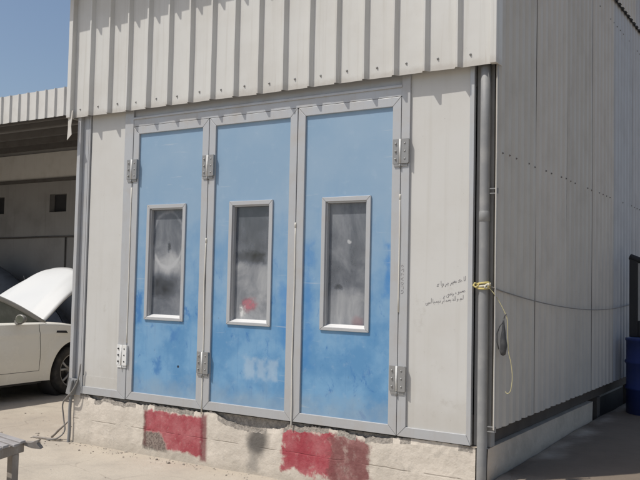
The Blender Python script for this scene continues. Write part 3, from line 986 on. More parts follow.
fe.build('corner_flashing', 'clad_front', bld, bevel=0.006)
sf_ = MB()                                               # soffit strip closing the back of the overhang
sf_.box(-4.38, 0.03, -0.012, 0.10, 3.43, 3.46)
sf_.build('soffit_angle', 'alu', bld)

# --- roof with a ribbed fascia standing out above the picture
rf_ = MB()
rf_.add([(-4.75, -0.30, 6.0), (0.35, -0.30, 6.0), (0.35, BY1 + 0.2, 6.25), (-4.75, BY1 + 0.2, 6.25)], [(0, 1, 2, 3)])
rfo = rf_.build('roof', 'clad_front', bld, solid=0.05)
ff = MB()
sheet(ff, ribbed(-4.75, 0.35, RIB0 - 0.1, 0.26, -0.30, 0.035), 4.60, 6.06, 3, 0, 5)
ff.build('roof_fascia', 'clad_front', bld, solid=0.0022, fixn=False)
rs = MB()
rs.box(-4.74, 0.34, -0.29, -0.11, 4.72, 4.74)
rs.build('fascia_soffit', 'clad_front', bld)

# --- fine-ribbed side cladding, one part per sheet
seams = [-0.035, 0.864, 1.759, 2.666, 3.594, 4.522, 5.44, 6.36, 7.28, 8.2, 9.12]


def side_prof(y0, y1, x, pitch=0.1517, d=0.018):
    out = [(y0, x - 0.003)]
    n = max(1, round((y1 - y0) / pitch))
    p = (y1 - y0) / n
    for k in range(n):
        a = y0 + k * p
        out += [(a + p * 0.10, x - d), (a + p * 0.32, x - d), (a + p * 0.50, x), (a + p * 0.92, x)]
    out.append((y1, x - 0.003))
    return out


def side_sheet(y0, y1, z0, z1, x, mat, seed, boltz):
    b_ = MB()
    prof = side_prof(y0 + 0.006, y1 - 0.008, x)
    zs = [z0 + (z1 - z0) * k / 10 for k in range(11)]
    vs, fs = [], []
    for yy, xx in prof:
        for k, z in enumerate(zs):
            vs.append((xx + 0.003 * nz(yy * 2, z, seed), yy, z + (0.006 * nz(yy * 9, seed) if k == 0 else 0)))
    for i in range(len(prof) - 1):
        for k in range(10):
            fs.append((i * 11 + k, (i + 1) * 11 + k, (i + 1) * 11 + k + 1, i * 11 + k + 1))
    b_.add(vs, fs, 0)
    pts = []
    n = max(1, round((y1 - y0) / 0.1517))
    rb = random.Random(seed)
    for zb in boltz:
        for k in range(n):
            if rb.random() < 0.28:
                continue
            pts.append((x + 0.001, y0 + (k + 0.71) * (y1 - y0) / n, zb + 0.012 * nz(k * 3.7, seed)))
    screws(b_, pts, 'x', 1, 0.0065)
    b_.build('side_cladding_sheet', [mat, 'bolt'], bld, solid=0.0022, fixn=False)


for k in range(len(seams) - 1):
    q = [0, 1, 2, 3, 4, 5, 4, 1, 0, 2][k]
    side_sheet(seams[k], seams[k + 1], 0.622, 4.86, 0.05 + 0.004 * nz(k * 2.3), 'clad_side%d' % q, k, (2.60, 4.54))
    side_sheet(seams[k] + (0.06 if k == 0 else 0.02), seams[k + 1] + 0.02, 4.80, 6.15, 0.090, 'clad_side%d' % [1, 0, 3, 2, 3, 5, 3, 1, 0, 2][k], k + 20, ())
for k in range(1, len(seams) - 1):                         # black strip standing in for the shade in the gap under the lap
    q_ = MB()
    pf = side_prof(seams[k] + 0.03, seams[k + 1] + 0.01, 0.080)
    vs = []
    for yy, xx in pf:
        vs += [(xx, yy, 4.788), (xx, yy, 4.83)]
    q_.add(vs, [(2 * i, 2 * i + 2, 2 * i + 3, 2 * i + 1) for i in range(len(pf) - 1)])
    q_.build('lap_shade_strip', 'black', bld, solid=0.004, fixn=False)
ef = MB()                                               # bright folded edge of the first side sheet
ef.box(0.047, 0.053, -0.040, -0.032, 0.63, 3.22)
ef.build('sheet_edge', 'galv', bld)
lvs = side_prof(0.13, BY1, 4.38, 0.26, 0.03)
b_ = MB()
vs = []
for yy, xx in lvs:
    vs += [(-xx, yy, 0.5), (-xx, yy, 6.1)]
b_.add(vs, [(2 * i, 2 * i + 2, 2 * i + 3, 2 * i + 1) for i in range(len(lvs) - 1)])
b_.build('left_cladding', 'clad_front', bld, solid=0.0022, fixn=False)

# ================================================================ open shed on the left
SY0, SY1, SX0, SX1 = 4.0, 9.0, -20.0, -4.75
shed = thing('open_shed', (-12, 6.5, 0), 'open fronted shed with pale ribbed fascia and dark interior behind the white car', 'shed')
b_ = MB()
sheet(b_, ribbed(SX0, SX1, SX0 + 0.1, 0.25, SY0, 0.035), 4.46, 4.97, 2, 0, 3)
b_.build('fascia', 'shed_fascia', shed, solid=0.0022, fixn=False)
b_ = MB()
b_.add([(SX0, SY0 + 0.02, 4.55), (SX1, SY0 + 0.02, 4.55), (SX1, SY1, 5.12), (SX0, SY1, 5.12)], [(0, 1, 2, 3)])
b_.build('roof', 'shed_ceiling', shed, solid=0.03)
for k, (y, hh) in enumerate(((4.12, 0.10), (4.75, 0.12), (5.7, 0.16), (6.9, 0.16), (8.1, 0.16))):
    z = 4.55 + (y - SY0) * 0.114
    p = MB()
    p.box(SX0, SX1, y, y + 0.07, z - hh, z - 0.02)
    p.build('purlin', 'shed_purlin', shed)
b_ = MB()                                               # block back wall with square openings
ops = [(-18.47, -17.80), (-15.87, -15.20)]
# back wall at y=9: openings between z 3.33 and 3.81
xs = [SX0] + [v for o in ops for v in o] + [SX1]
b_.box(SX0, SX1, SY1, SY1 + 0.25, -0.1, 3.33)
b_.box(SX0, SX1, SY1, SY1 + 0.25, 3.81, 5.3)
for k in range(0, len(xs), 2):
    b_.box(xs[k], xs[k + 1], SY1, SY1 + 0.25, 3.3301, 3.8099)
b_.build('back_wall', 'shed_wall', shed)
for a, c in ops:
    w = MB()
    w.box(a, c, SY1 + 0.17, SY1 + 0.21, 3.331, 3.809)
    w.build('window', 'shed_hole', shed)
b_ = MB()
b_.box(SX0, SX1, SY1 - 0.05, SY1 - 0.002, 4.22, 4.95)
b_.build('lining_board', 'shed_fascia', shed)
b_ = MB()
b_.box(SX0, SX1, SY1 - 0.10, SY1 - 0.051, 4.15, 4.24)
b_.build('wall_beam', 'shed_purlin', shed)
b_ = MB()
b_.box(SX1 - 0.2, SX1, SY0 + 0.02, SY1, -0.1, 5.1)
b_.build('end_wall', 'shed_wall', shed)
b_ = MB()
b_.box(SX0, SX0 + 0.2, SY0 + 0.02, SY1, -0.1, 5.1)
b_.build('end_wall', 'shed_wall', shed)
b_ = MB()
b_.tube([(SX0 + 0.3, SY1 - 0.03, 2.62), (-15.4, SY1 - 0.03, 2.66), (SX1 - 0.3, SY1 - 0.03, 2.66)], 0.022, 8)
b_.tube([(-15.15, SY1 - 0.03, 2.66), (-15.15, SY1 - 0.03, 1.0)], 0.018, 8)
b_.build('conduit', 'shed_purlin', shed)

# covered heap against the shed wall
hp = MB()
hv, hf = [], []
for i in range(25):
    for j in range(13):
        a = 2 * math.pi * i / 24
        t = j / 12
        rr = (1 - t ** 2.2) * (1 + 0.2 * nz(math.cos(a) * 2, math.sin(a) * 2, t * 2))
        hv.append((-17.2 + 3.0 * rr * math.cos(a), 8.1 + 0.7 * rr * math.sin(a), 2.0 * t + 0.12 * nz(a, t * 4, 3) * (1 - t)))
for i in range(24):
    for j in range(12):
        hf.append((i * 13 + j, (i + 1) * 13 + j, (i + 1) * 13 + j + 1, i * 13 + j + 1))
hp.add(hv, hf, 0, True)
tag(hp.build('covered_heap', 'tarp'), 'dark covered heap against the back wall inside the open shed', 'heap')

# ================================================================ white car with its bonnet up
car = thing('parked_car', (-7.67, 0.74, 0), 'dusty white saloon car with its bonnet propped open in front of the dark shed', 'car', R(2.5))
WR = 0.335
AX = (1.40, -1.40)


def half_w(y, z):
    w = 0.895
    w -= 0.05 * max(0, (z - 0.62) / 0.4) ** 1.6 + 0.045 * max(0, (0.55 - z) / 0.33) ** 1.5
    if y > 1.35:
        t = (y - 1.35) / 0.95
        w *= (1 - min(1, t) ** 2.6 * 0.55)
    if y < -1.5:
        t = (-1.5 - y) / 0.95
        w *= (1 - min(1, t) ** 2.6 * 0.42)
    for a in AX:                                        # lip swelling round the arches
        d = math.hypot(y - a, z - WR)
        w += 0.018 * math.exp(-((d - 0.43) / 0.06) ** 2)
    w += 0.010 * math.exp(-((z - 0.86) / 0.025) ** 2)    # shoulder crease
    return w


def belt(y):
    if y > 0.95:
        return 0.985 - 0.20 * ((y - 0.95) / 1.35) ** 1.5
    if y < -1.6:
        return 1.0 - 0.03 * (-1.6 - y)
    return 0.985 + 0.012 * (0.95 - y)


ys = sorted(set([round(-2.44 + 0.04 * k, 4) for k in range(119)] + [0.802, 0.810, -0.412, -0.404, -1.052, -1.044]))
NZ = 26


def side_mesh(sgn):
    """one flank: returns dict part -> MB"""
    parts = {'body': MB(), 'front_door': MB(), 'rear_door': MB()}
    P = {}

    def pt(i, j):
        y = ys[i]
        zb = belt(y)
        z = 0.235 + (zb - 0.235) * j / NZ
        if j == 4:
            z += (zb - 0.235) / NZ - 0.006
        for a in AX:
            d = math.hypot(y - a, z - WR)
            if d < 0.405:
                if d < 1e-4:
                    d = 1e-4
                y2, z2 = a + (y - a) / d * 0.405, WR + (z - WR) / d * 0.405
                if d > 0.34:
                    y, z = y2, z2
        return Vector((sgn * half_w(y, z), y, z)), y, z

    for i in range(len(ys) - 1):
        for j in range(NZ):
            c = [(i, j), (i + 1, j), (i + 1, j + 1), (i, j + 1)]
            q = [pt(*k) for k in c]
            my = sum(k[1] for k in q) / 4
            mz = sum(k[2] for k in q) / 4
            if any(math.hypot(k[1] - a, k[2] - WR) < 0.4045 for a in AX for k in q):
                continue
            nm = 'body'
            if 0.802 < my < 0.810 and mz > 0.36 or -0.412 < my < -0.404 and mz > 0.36 or -1.052 < my < -1.044 and mz > 0.7:
                continue
            if -0.404 < my < 0.802 and mz > 0.345:
                nm = 'front_door'
            if -1.044 < my < -0.412 and mz > 0.345:
                nm = 'rear_door'
            if j == 4 and -1.0 < my < 0.80:
                continue                                # hairline shut line above the sill
            if nm != 'body' and j < 4:
                nm = 'body'
            if nm == 'body' and j > 4 and -1.0 < my < 0.80:
                nm = 'front_door' if my > -0.41 else 'rear_door'
            parts[nm].add([k[0] for k in q], [(0, 1, 2, 3)] if sgn > 0 else [(3, 2, 1, 0)], 0, True)
    return parts


def weld(o, d=0.0012):
    bm = bmesh.new()
    bm.from_mesh(o.data)
    bmesh.ops.remove_doubles(bm, verts=bm.verts, dist=d)
    bmesh.ops.recalc_face_normals(bm, faces=bm.faces)
    bm.to_mesh(o.data)
    bm.free()
    return o


bd = MB()
sides = {s: side_mesh(s) for s in (1, -1)}
for s in (1, -1):
    q = sides[s]['body']
    bd.add(q.v, q.f, 0, True)
# front and rear closing skins, fender tops, tail deck
for ye, fr in ((ys[-1], True), (ys[0], False)):
    for j in range(NZ):
        row = []
        for jj in (j, j + 1):
            z = 0.235 + (belt(ye) - 0.235) * jj / NZ
            w = half_w(ye, z)
            row.append([(w * (u / 5 - 1), ye + (1 if fr else -1) * 0.05 * (1 - (u / 5 - 1) ** 2), z) for u in range(11)])
        for u in range(10):
            bd.add([row[0][u], row[0][u + 1], row[1][u + 1], row[1][u]], [(0, 1, 2, 3)], 0, True)
for s in (1, -1):
    for i in range(len(ys) - 1):
        a, c = ys[i], ys[i + 1]
        if a >= 0.90:
            wi = [(0.74 - 0.10 * max(0, (y - 1.2) / 1.1) ** 2) for y in (a, c)]
        elif a < -1.72:
            wi = [0, 0]
        else:
            wi = [0.80, 0.80]
        r0 = [(s * half_w(a, belt(a)), a, belt(a)), (s * (half_w(a, belt(a)) * 0.45 + wi[0] * 0.55), a, belt(a) + 0.022), (s * min(wi[0], half_w(a, belt(a)) - 0.02), a, belt(a) + 0.025 if wi[0] else belt(a) + 0.05)]
        r1 = [(s * half_w(c, belt(c)), c, belt(c)), (s * (half_w(c, belt(c)) * 0.45 + wi[1] * 0.55), c, belt(c) + 0.022), (s * min(wi[1], half_w(c, belt(c)) - 0.02), c, belt(c) + 0.025 if wi[1] else belt(c) + 0.05)]
        for k in range(2):
            bd.add([r0[k], r1[k], r1[k + 1], r0[k + 1]], [(0, 1, 2, 3)], 0, True)
body = weld(bd.build('body', 'car_paint', car, local=True))
ub = MB()                                               # dark floor, inner liners, engine bay
ub.box(-0.80, 0.80, -2.2, 0.92, 0.20, 0.30)
ub.box(-0.80, 0.80, -0.98, 0.80, 0.25, 0.97)
ub.box(-0.80, 0.80, -2.2, -1.80, 0.25, 0.95)
ub.box(-0.55, 0.55, -1.81, 2.1, 0.2, 0.5)
ub.box(-0.74, 0.74, 0.81, 0.93, 0.3, 1.0)
ub.box(-0.55, 0.55, 1.98, 2.12, 0.25, 0.80)
for s in (1, -1):
    for a in AX:
        ub.lathe([(0.40, -0.14), (0.40, 0.10), (0.02, -0.14)], (s * 0.72, a, WR), 'x', 28)
ub.build('underbody', 'car_trim', car, local=True)
eb = MB()
eb.box(-0.32, 0.34, 1.05, 1.75, 0.50, 0.84)
eb.box(-0.20, 0.25, 1.12, 1.62, 0.84, 0.90)
eb.box(0.42, 0.64, 1.0, 1.25, 0.55, 0.88)
eb.box(-0.66, -0.42, 1.5, 1.85, 0.5, 0.85)
eb.tube([(-0.2, 1.7, 0.86), (-0.45, 1.8, 0.84), (-0.5, 1.95, 0.75)], 0.045, 10)
eb.build('engine', 'car_bay', car, local=True, bevel=0.02)

for s in (1, -1):
    for nm in ('front_door', 'rear_door'):
        d = weld(sides[s][nm].build('car_door', 'car_paint', car, local=True))
        y = 0.05 if nm == 'front_door' else -0.55
        h = MB()
        y0 = -0.30 if nm == 'front_door' else -0.98
        h.tube([(s * 0.885, y0, 0.80), (s * 0.915, y0 + 0.03, 0.805), (s * 0.92, y0 + 0.10, 0.806), (s * 0.915, y0 + 0.17, 0.805), (s * 0.885, y0 + 0.20, 0.80)], 0.013, 8)
        h.build('door_handle', 'car_paint', d, local=True)

# greenhouse
def gh(y, z, s):
    t = (z - 0.98) / 0.45
    return s * (0.80 - 0.22 * t)


A0, A1 = (0.93, 0.995), (0.10, 1.41)
C0, C1 = (-1.72, 1.01), (-1.0, 1.40)
roof = MB()
rvs, rfs = [], []
RN, RM = 14, 10
for i in range(RN + 1):
    y = A1[0] + (C1[0] - A1[0]) * i / RN
    zz = 1.41 + 0.045 * math.sin(math.pi * i / RN)
    for j in range(RM + 1):
        u = j / RM * 2 - 1
        rvs.append((0.60 * u, y, zz + 0.03 * (1 - u * u) - (0.02 if abs(u) == 1 else 0)))
for i in range(RN):
    for j in range(RM):
        rfs.append((i * (RM + 1) + j, (i + 1) * (RM + 1) + j, (i + 1) * (RM + 1) + j + 1, i * (RM + 1) + j + 1))
roof.add(rvs, rfs, 0, True)
roof.build('car_roof', 'car_paint', car, local=True, solid=0.02)
for s in (1, -1):
    for (a, c, w) in ((A0, A1, 0.034), (C0, C1, 0.06)):
        pl = MB()
        pts = []
        for k in range(9):
            t = k / 8
            y = a[0] + (c[0] - a[0]) * t
            z = a[1] + (c[1] - a[1]) * (t + 0.10 * math.sin(math.pi * t))
            pts.append((gh(y, z, s) + s * 0.01, y, z))
        pl.tube(pts, w, 10, squash=0.8)
        pl.build('pillar', 'pillar_grey' if a is A0 else 'car_paint', car, local=True)
    pl = MB()
    pl.tube([(gh(0, 0.99, s), -0.42, 0.99), (gh(0, 1.2, s), -0.44, 1.2), (gh(0, 1.40, s), -0.46, 1.42)], 0.03, 8, squash=0.8)
    pl.build('pillar', 'car_trim', car, local=True)
    rl = MB()
    rl.tube([(gh(0, 1.41, s) + s * 0.012, A1[0] + (C1[0] - A1[0]) * k / 8, 1.405 + 0.045 * math.sin(math.pi * k / 8)) for k in range(9)], 0.028, 8)
    rl.build('roof_rail', 'car_paint', car, local=True)
    gw = MB()
    y_b = [0.86, 0.2, -0.42, -1.0, -1.62]
    tops = [1.03, 1.39, 1.43, 1.40, 1.04]
    for i in range(4):
        q = [(gh(0, 0.99, s), y_b[i], 0.99), (gh(0, 0.99, s), y_b[i + 1], 0.99), (gh(0, tops[i + 1], s), y_b[i + 1], tops[i + 1]), (gh(0, tops[i], s), y_b[i], tops[i])]
        gw.add(q, [(0, 1, 2, 3)])
    gw.build('side_window', 'car_glass', car, local=True, solid=0.005)
for (a, c, nm) in ((A0, A1, 'windscreen'), (C0, C1, 'rear_window')):
    gw = MB()
    vs, fs = [], []
    for i in range(9):
        t = i / 8
        y = a[0] + (c[0] - a[0]) * t
        z = a[1] + (c[1] - a[1]) * (t + 0.10 * math.sin(math.pi * t))
        for j in range(9):
            u = j / 4 - 1
            vs.append((gh(y, z, u), y + (0.06 if nm == 'windscreen' else -0.06) * (1 - u * u), z))
    for i in range(8):
        for j in range(8):
            fs.append((i * 9 + j, (i + 1) * 9 + j, (i + 1) * 9 + j + 1, i * 9 + j + 1))
    gw.add(vs, fs, 0, True)
    gw.build(nm, 'car_glass', car, local=True, solid=0.005)
cw = MB()
cw.box(-0.78, 0.78, 0.88, 1.0, 0.985, 1.012)
cw.build('cowl', 'car_trim', car, local=True, bevel=0.006)

# bonnet: crowned panel with rounded nose, hinged at the cowl
hb = MB()
NU, NV = 28, 20
ANG = R(39)
vs, fs = [], []
for i in range(NV + 1):
    t = i / NV
    for j in range(NU + 1):
        u = j / NU * 2 - 1
        L = 1.22 - 0.34 * abs(u) ** 3.2 - 0.10 * u * u
        w = 0.73 - 0.09 * t ** 2
        x = w * u
        d = L * t
        hh = 0.050 * (1 - u * u) * (0.4 + 0.6 * t) - 0.11 * t ** 4 + 0.016 * math.exp(-((abs(u) - 0.55) / 0.07) ** 2) - 0.02 * abs(u) ** 6
        y = 0.985 + d * math.cos(ANG) - hh * math.sin(ANG)
        z = 1.03 + d * math.sin(ANG) + hh * math.cos(ANG)
        vs.append((x, y, z))
for i in range(NV):
    for j in range(NU):
        fs.append((i * (NU + 1) + j, (i + 1) * (NU + 1) + j, (i + 1) * (NU + 1) + j + 1, i * (NU + 1) + j + 1))
hb.add(vs, fs, 0, True)
bonnet = hb.build('bonnet', 'car_hood', car, local=True, solid=0.022)
bonnet['label'] = 'raised white bonnet'
pr = MB()
pr.tube([(-0.5, 1.9, 0.83), (-0.52, 1.68, 1.62)], 0.006, 6)
pr.build('prop_rod', 'car_trim', bonnet, local=True)

for s in (1, -1):
    mr = MB()
    vs, fs = [], []
    for i in range(9):
        for j in range(12):
            a = 2 * math.pi * j / 12
            t = i / 8
            rr = math.sin(math.pi * min(0.5, t * 0.5 + 0.02)) if t < 1 else 1
            rr = (1 - (1 - t) ** 2) ** 0.5
            vs.append((s * (0.945 + 0.085 * rr * math.cos(a)), 0.50 - 0.09 * t, 1.07 + 0.062 * rr * math.sin(a)))
    for i in range(8):
        for j in range(12):
            fs.append((i * 12 + j, i * 12 + (j + 1) % 12, (i + 1) * 12 + (j + 1) % 12, (i + 1) * 12 + j))
    fs.append(tuple(range(96, 108)))
    mr.add(vs, fs, 0, True)
    mr.box(min(s * 0.82, s * 0.90), max(s * 0.82, s * 0.90), 0.43, 0.49, 1.0, 1.05)
    mo = mr.build('wing_mirror', 'mirror_grey', car, local=True)
    mg = MB()
    mg.lathe([(0.0, 0), (0.9, 0)], (0, 0, 0), 'y', 20)
    mg.v = [(s * 0.945 + 0.078 * v[0], 0.4085, 1.07 + 0.055 * v[2]) for v in mg.v]
    mg.build('mirror_glass', 'car_glass', mo, local=True)
    fv = MB()
    y0 = 1.08
    vs = [(s * (half_w(y, z) + 0.004), y, z) for y, z in ((y0, 0.865), (y0 + 0.20, 0.850), (y0 + 0.18, 0.885), (y0 + 0.02, 0.892))]
    fv.poly(vs, (-s * 0.012, 0, 0))
    fv.build('side_vent', 'car_trim', car, local=True)
    tl = MB()
    tl.box(min(s * 0.42, s * 0.78), max(s * 0.42, s * 0.78), -2.47, -2.30, 0.72, 0.90)
    tl.build('tail_light', 'tail_red', car, local=True, bevel=0.02)
    hl = MB()
    hl.box(min(s * 0.36, s * 0.70), max(s * 0.36, s * 0.70), 2.06, 2.24, 0.60, 0.74)
    hl.build('headlight', 'car_glass', car, local=True, bevel=0.03)
    for a in AX:
        w = MB()
        x0 = s * 0.79
        w.lathe([(0.225, -0.085), (0.30, -0.10), (0.325, -0.085), (WR, -0.05), (WR, 0.05), (0.325, 0.085), (0.30, 0.10), (0.232, 0.092), (0.225, 0.08)], (x0, a, WR), 'x', 40)
        wo = w.build('wheel', 'tyre', car, local=True)
        r = MB()
        r.lathe([(0.226, -0.08), (0.20, -0.06), (0.195, 0.03), (0.215, s * 0.085), (0.232, s * 0.088)], (x0, a, WR), 'x', 36)
        r.lathe([(0.0, s * 0.07), (0.04, s * 0.068), (0.058, s * 0.055), (0.06, s * 0.0)], (x0, a, WR), 'x', 20)
        for k in range(5):
            for dd in (-0.17, 0.17):
                an = 2 * math.pi * k / 5 + 0.3
                pa, pb = an + dd * 0.55, an + dd * 1.45
                r.tube([(x0 + s * 0.055, a + 0.05 * math.cos(pa), WR + 0.05 * math.sin(pa)), (x0 + s * 0.072, a + 0.13 * math.cos((pa + pb) / 2), WR + 0.13 * math.sin((pa + pb) / 2)), (x0 + s * 0.078, a + 0.217 * math.cos(pb), WR + 0.217 * math.sin(pb))], [0.020, 0.016, 0.018], 8, squash=0.8)
        r.build('rim', 'rim', wo, local=True)
        br = MB()
        br.lathe([(0.0, s * 0.0), (0.17, s * 0.0), (0.17, -s * 0.03)], (x0, a, WR), 'x', 28)
        br.build('brake_disc', 'car_trim', wo, local=True)

# ================================================================ slatted bench, bottom left
BZT = 0.50
Bc = Vector((-2.665, -1.845, 0))
Bb = Vector((0.30, -0.954, 0)).normalized()             # along the slat ends, towards the camera
Ba = Vector((-0.93, 0.17, 0)).normalized()             # along the slats
bench = thing('slatted_bench', Bc + Ba * 0.7 + Bb * 0.3, 'weathered low wooden bench with gapped slats and one broken slat end', 'bench')


def bpt(a, b, z):
    return Bc + Ba * a + Bb * b + Vector((0, 0, z))


def beam(b_, a0, a1, b0, b1, z0, z1, mi=0):
    p = [bpt(a, b, z) for a in (a0, a1) for b in (b0, b1) for z in (z0, z1)]
    b_.add(p, [(0, 1, 3, 2), (4, 6, 7, 5), (0, 4, 5, 1), (2, 3, 7, 6), (0, 2, 6, 4), (1, 5, 7, 3)], mi)


st = [0.005, -0.02, 0.02, 0.0, -0.015, 0.012, 0.0]
for k in range(7):
    s_ = MB()
    b0 = 0.0 + k * 0.088
    beam(s_, st[k], 1.45, b0, b0 + 0.062, BZT - 0.018, BZT + 0.003 * nz(k * 4.4))
    s_.build('slat', 'wood_top', bench, bevel=0.004)
for (a0, a1, b0, b1) in ((0.03, 0.075, -0.005, 0.61), (1.32, 1.38, -0.005, 0.61)):
    s_ = MB()
    beam(s_, a0, a1, b0, b1, BZT - 0.085, BZT - 0.019)
    s_.build('cross_rail', 'wood', bench, bevel=0.004)
for b0 in (0.0, 0.565):
    s_ = MB()
    beam(s_, 0.08, 1.31, b0, b0 + 0.04, BZT - 0.075, BZT - 0.019)
    s_.build('side_rail', 'wood', bench, bevel=0.004)
for a0 in (0.035, 1.30):
    for b0 in (0.045, 0.50):
        s_ = MB()
        beam(s_, a0, a0 + 0.075, b0, b0 + 0.075, -0.01, BZT - 0.0855)
        s_.build('leg', 'wood', bench, bevel=0.006)
s_ = MB()                                                # splintered end sticking out past the corner
P0 = bpt(0.02, 0.01, BZT - 0.03)
ex = Vector((0.84, 0.54, 0.02))
uz = Vector((0, 0, 1))
out = [P0 - uz * 0.005, P0 + uz * 0.015, P0 + ex * 0.05 + uz * 0.012, P0 + ex * 0.105 + uz * 0.034, P0 + ex * 0.088 + uz * 0.006, P0 + ex * 0.118 - uz * 0.032, P0 + ex * 0.055 - uz * 0.026]
s_.poly(out, Vector((-0.03, 0.05, 0)))
s_.build('broken_slat', 'wood', bench)

# ================================================================ things round the downpipe
RZ = 1.636
rp = MB()
for k in range(3):
    pts = []
    for q in range(25):
        a = 2 * math.pi * q / 24
        pts.append((PX + (PR + 0.006) * math.cos(a), PY + (PR + 0.006) * math.sin(a), RZ - 0.014 + 0.015 * k + 0.007 * math.sin(a * 1.0 + k)))
    rp.tube(pts, 0.0075, 8, k % 2)
kn = Vector((PX + 0.045, PY - 0.038, RZ))
for k in range(9):
    a, c = k * 0.9, k * 1.7
    rp.tube([kn + Vector((0.018 * math.cos(a + t), 0.014 * math.sin(c + t), 0.016 * math.sin(a * 1.3 + t * 1.2))) for t in (0, 0.7, 1.4, 2.1, 2.8)], 0.007, 7, 1 if k % 3 else 0)
rp.tube([(PX + a_, PY + b_q, RZ + c_) for a_, b_q, c_ in ((-0.035, -0.028, 0.01), (-0.052, -0.042, 0.018), (-0.060, -0.048, 0.002), (-0.044, -0.044, -0.012), (-0.02, -0.042, 0.004))], 0.0075, 8, 0)
tag(rp.build('rope', ['rope_yellow', 'rope_white']), 'yellow and white rope knotted round the grey downpipe', 'rope')

hc = MB()
cpts = [(PX + 0.05, PY - 0.038, RZ - 0.01), (0.02, -0.03, 1.60), (0.06, -0.022, 1.545), (0.10, -0.012, 1.47), (0.128, -0.01, 1.40), (0.133, -0.012, 1.30), (0.14, -0.014, 1.18), (0.158, -0.012, 1.10), (0.168, -0.01, 1.00), (0.158, -0.012, 0.91), (0.135, -0.014, 0.885), (0.118, -0.016, 0.90)]
sm = []
for i in range(len(cpts) - 1):
    p0, p1, p2, p3 = [Vector(cpts[min(max(q, 0), len(cpts) - 1)]) for q in (i - 1, i, i + 1, i + 2)]
    for k in range(5):
        t = k / 5
        sm.append(0.5 * ((2 * p1) + (p2 - p0) * t + (2 * p0 - 5 * p1 + 4 * p2 - p3) * t * t + (3 * p1 - p0 - 3 * p2 + p3) * t ** 3))
hc.tube(sm, 0.0027, 7)
tag(hc.build('cord', 'cord_pale'), 'thin yellow cord trailing down from the rope on the downpipe', 'cord')
pc = MB()
pts, rr = [], []
for z, r_ in ((1.41, 0.006), (1.385, 0.010), (1.36, 0.014), (1.32, 0.020), (1.27, 0.030), (1.22, 0.036), (1.18, 0.034), (1.155, 0.024), (1.148, 0.006)):
    pts.append((0.105 + 0.006 * nz(z * 20), -0.022, z))
    rr.append(r_ * 0.72)
pc.tube(pts, rr, 14, squash=0.75)
pc.tube([(0.105, -0.022, 1.40), (0.112, -0.018, 1.43), (0.122, -0.012, 1.44)], 0.004, 6)
pc.tube([(0.075, -0.03, 1.19), (0.063, -0.034, 1.24), (0.062, -0.034, 1.30), (0.078, -0.028, 1.35), (0.10, -0.022, 1.385)], 0.004, 6)
tag(pc.build('pouch', 'pouch'), 'dark drop shaped pouch hanging on the yellow cord beside the downpipe', 'pouch')
wc = MB()
wp = []
for k in range(41):
    t = k / 40
    y = 0.02 + 4.6 * t
    wp.append((0.058 + 0.05 * math.sin(math.pi * min(1, t * 1.0)), y, RZ - 0.03 - 0.27 * (1 - (1 - t) ** 2.2) + 0.12 * t * t))
wc.tube([(PX + 0.04, PY - 0.045, RZ + 0.005), (0.03, -0.02, RZ - 0.012)] + wp, 0.0042, 6)
tag(wc.build('cable', 'cable_grey'), 'thin grey cable strung from the downpipe along the shaded side cladding', 'cable')

# ================================================================ blue drum and framed board by the side wall
DX, DY, DZ, DR = 0.43, 3.86, 0.262, 0.30
drum = thing('drum', (DX, DY, DZ), 'dark blue drum standing against the shaded side cladding', 'drum')
b_ = MB()
b_.lathe([(0.0, 0.0), (DR - 0.02, 0.0), (DR, 0.015), (DR, 0.27), (DR + 0.014, 0.285), (DR + 0.014, 0.305), (DR, 0.32), (DR, 0.55), (DR + 0.014, 0.565), (DR + 0.014, 0.585), (DR, 0.60), (DR, 0.80), (DR + 0.01, 0.805), (DR + 0.01, 0.83), (DR - 0.012, 0.835)], (DX, DY, DZ), 'z', 40)
b_.build('drum_body', 'drum_blue', drum)
b_ = MB()
b_.lathe([(DR - 0.012, 0.834), (DR - 0.02, 0.815), (0.0, 0.815)], (DX, DY, DZ), 'z', 40)
b_.lathe([(0.0, 0.845), (0.03, 0.843), (0.034, 0.815)], (DX + 0.15, DY, DZ), 'z', 14)
b_.build('drum_lid', 'drum_blue', drum)
fb = thing('framed_board', (DX, DY + 0.02, DZ + 0.84), 'pale panel in a thick black frame standing on top of the blue drum', 'board')
b_ = MB()
z0, z1 = DZ + 0.838, DZ + 1.70
x0, x1, y = 0.165, 0.80, DY - 0.02
b_.box(x0 + 0.08, x1 - 0.08, y - 0.01, y + 0.02, z0 + 0.17, z1 - 0.05)
b_.build('panel', 'board_pale', fb)
b_ = MB()
b_.box(x0, x0 + 0.09, y - 0.025, y + 0.035, z0, z1)
b_.box(x1 - 0.09, x1, y - 0.025, y + 0.035, z0, z1)
b_.box(x0 + 0.0905, x1 - 0.0905, y - 0.025, y + 0.035, z0, z0 + 0.18)
b_.tube([(x0 + 0.0, y, z1 + 0.02), (x0 + 0.1, y, z1 - 0.02), (x0 + 0.3, y, z1 - 0.04), (x1 - 0.1, y, z1 - 0.02), (x1, y, z1 + 0.02)], 0.035, 10)
b_.build('frame', 'black', fb, bevel=0.008)

# ================================================================ loose wires at the left foot, sticks, stones
lw = MB()


def spline(pts, n=5):
    out = []
    for i in range(len(pts) - 1):
        p0, p1, p2, p3 = [Vector(pts[min(max(q, 0), len(pts) - 1)]) for q in (i - 1, i, i + 1, i + 2)]
        for k in range(n):
            t = k / n
            out.append(0.5 * ((2 * p1) + (p2 - p0) * t + (2 * p0 - 5 * p1 + 4 * p2 - p3) * t * t + (3 * p1 - p0 - 3 * p2 + p3) * t ** 3))
    out.append(Vector(pts[-1]))
    return out


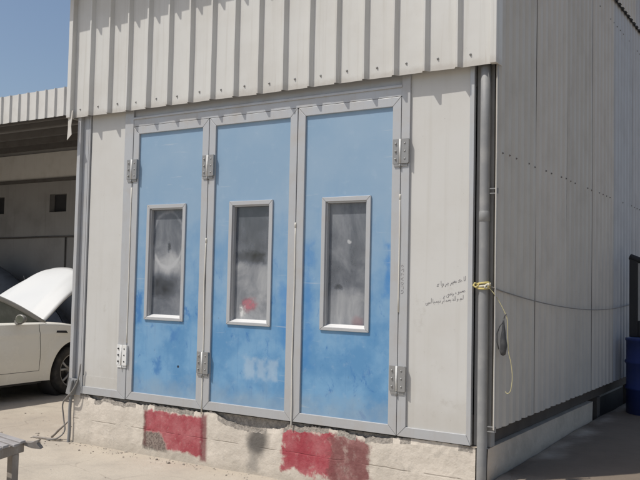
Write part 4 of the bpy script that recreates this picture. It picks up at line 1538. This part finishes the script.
lw.tube(spline([(-4.20, -0.03, 0.78), (-4.22, -0.04, 0.62), (-4.27, -0.07, 0.50), (-4.36, -0.05, 0.44), (-4.44, -0.03, 0.36), (-4.43, -0.02, 0.22), (-4.40, -0.03, 0.10), (-4.45, -0.08, 0.03), (-4.55, -0.12, 0.012)]), 0.0075, 8)
tag(lw.build('cable', 'cable_grey'), 'black cable curling to the ground at the left corner of the plinth', 'cable')
lw = MB()
lw.tube(spline([(-4.335, -0.02, 0.47), (-4.345, -0.02, 0.30), (-4.34, -0.02, 0.12), (-4.345, -0.025, -0.02)]), 0.016, 10)
tag(lw.build('conduit', 'galv'), 'short grey conduit rising from the ground at the left plinth corner', 'conduit')
for k, (p, q, lb) in enumerate((((-4.62, 0.0, 0.012), (-4.36, -0.02, 0.20), 'grey stick leaning on the left plinth corner'), ((-4.78, -0.1, 0.010), (-4.42, -0.05, 0.012), 'grey stick lying flat by the left plinth corner'))):
    s_ = MB()
    P, Q = Vector(p), Vector(q)
    s_.tube([P.lerp(Q, t / 5) + Vector((0, 0, 0.006 * nz(t * 1.7, k))) for t in range(6)], [0.012, 0.011, 0.012, 0.010, 0.009, 0.007], 8)
    tag(s_.build('stick', 'wood'), lb, 'stick')

gr = MB()
random.seed(3)
ico = bmesh.new()
bmesh.ops.create_icosphere(ico, subdivisions=1, radius=1)
iv = [v.co.copy() for v in ico.verts]
ifc = [tuple(v.index for v in f.verts) for f in ico.faces]
ico.free()
for k in range(480):
    u = random.random()
    if u < 0.45:
        x, y = random.uniform(-4.6, -0.3), -abs(random.gauss(0, 0.10)) - 0.01
    elif u < 0.6:
        x, y = random.gauss(-4.7, 0.3), random.gauss(0.0, 0.3)
        if x > -4.36 and y > -0.03:
            continue
    else:
        x, y = random.uniform(-7.5, 0), random.uniform(-3.0, 2.5)
        if x > -4.4 and y > -0.03:
            continue
    r_ = min(0.020, 0.0032 * math.exp(abs(random.gauss(0, 0.75))))
    sc = Vector((random.uniform(0.7, 1.4), random.uniform(0.7, 1.3), random.uniform(0.4, 0.8)))
    rot = Matrix.Rotation(random.random() * 6, 3, 'Z')
    gr.add([rot @ Vector((v.x * sc.x, v.y * sc.y, v.z * sc.z)) * r_ * random.uniform(0.8, 1.2) + Vector((x, y, gz(x, y) + r_ * 0.25)) for v in iv], ifc)
tag(gr.build('gravel', 'stone', fixn=False), 'scattered small stones and crumbs of render on the dusty ground', 'gravel', kind='stuff')
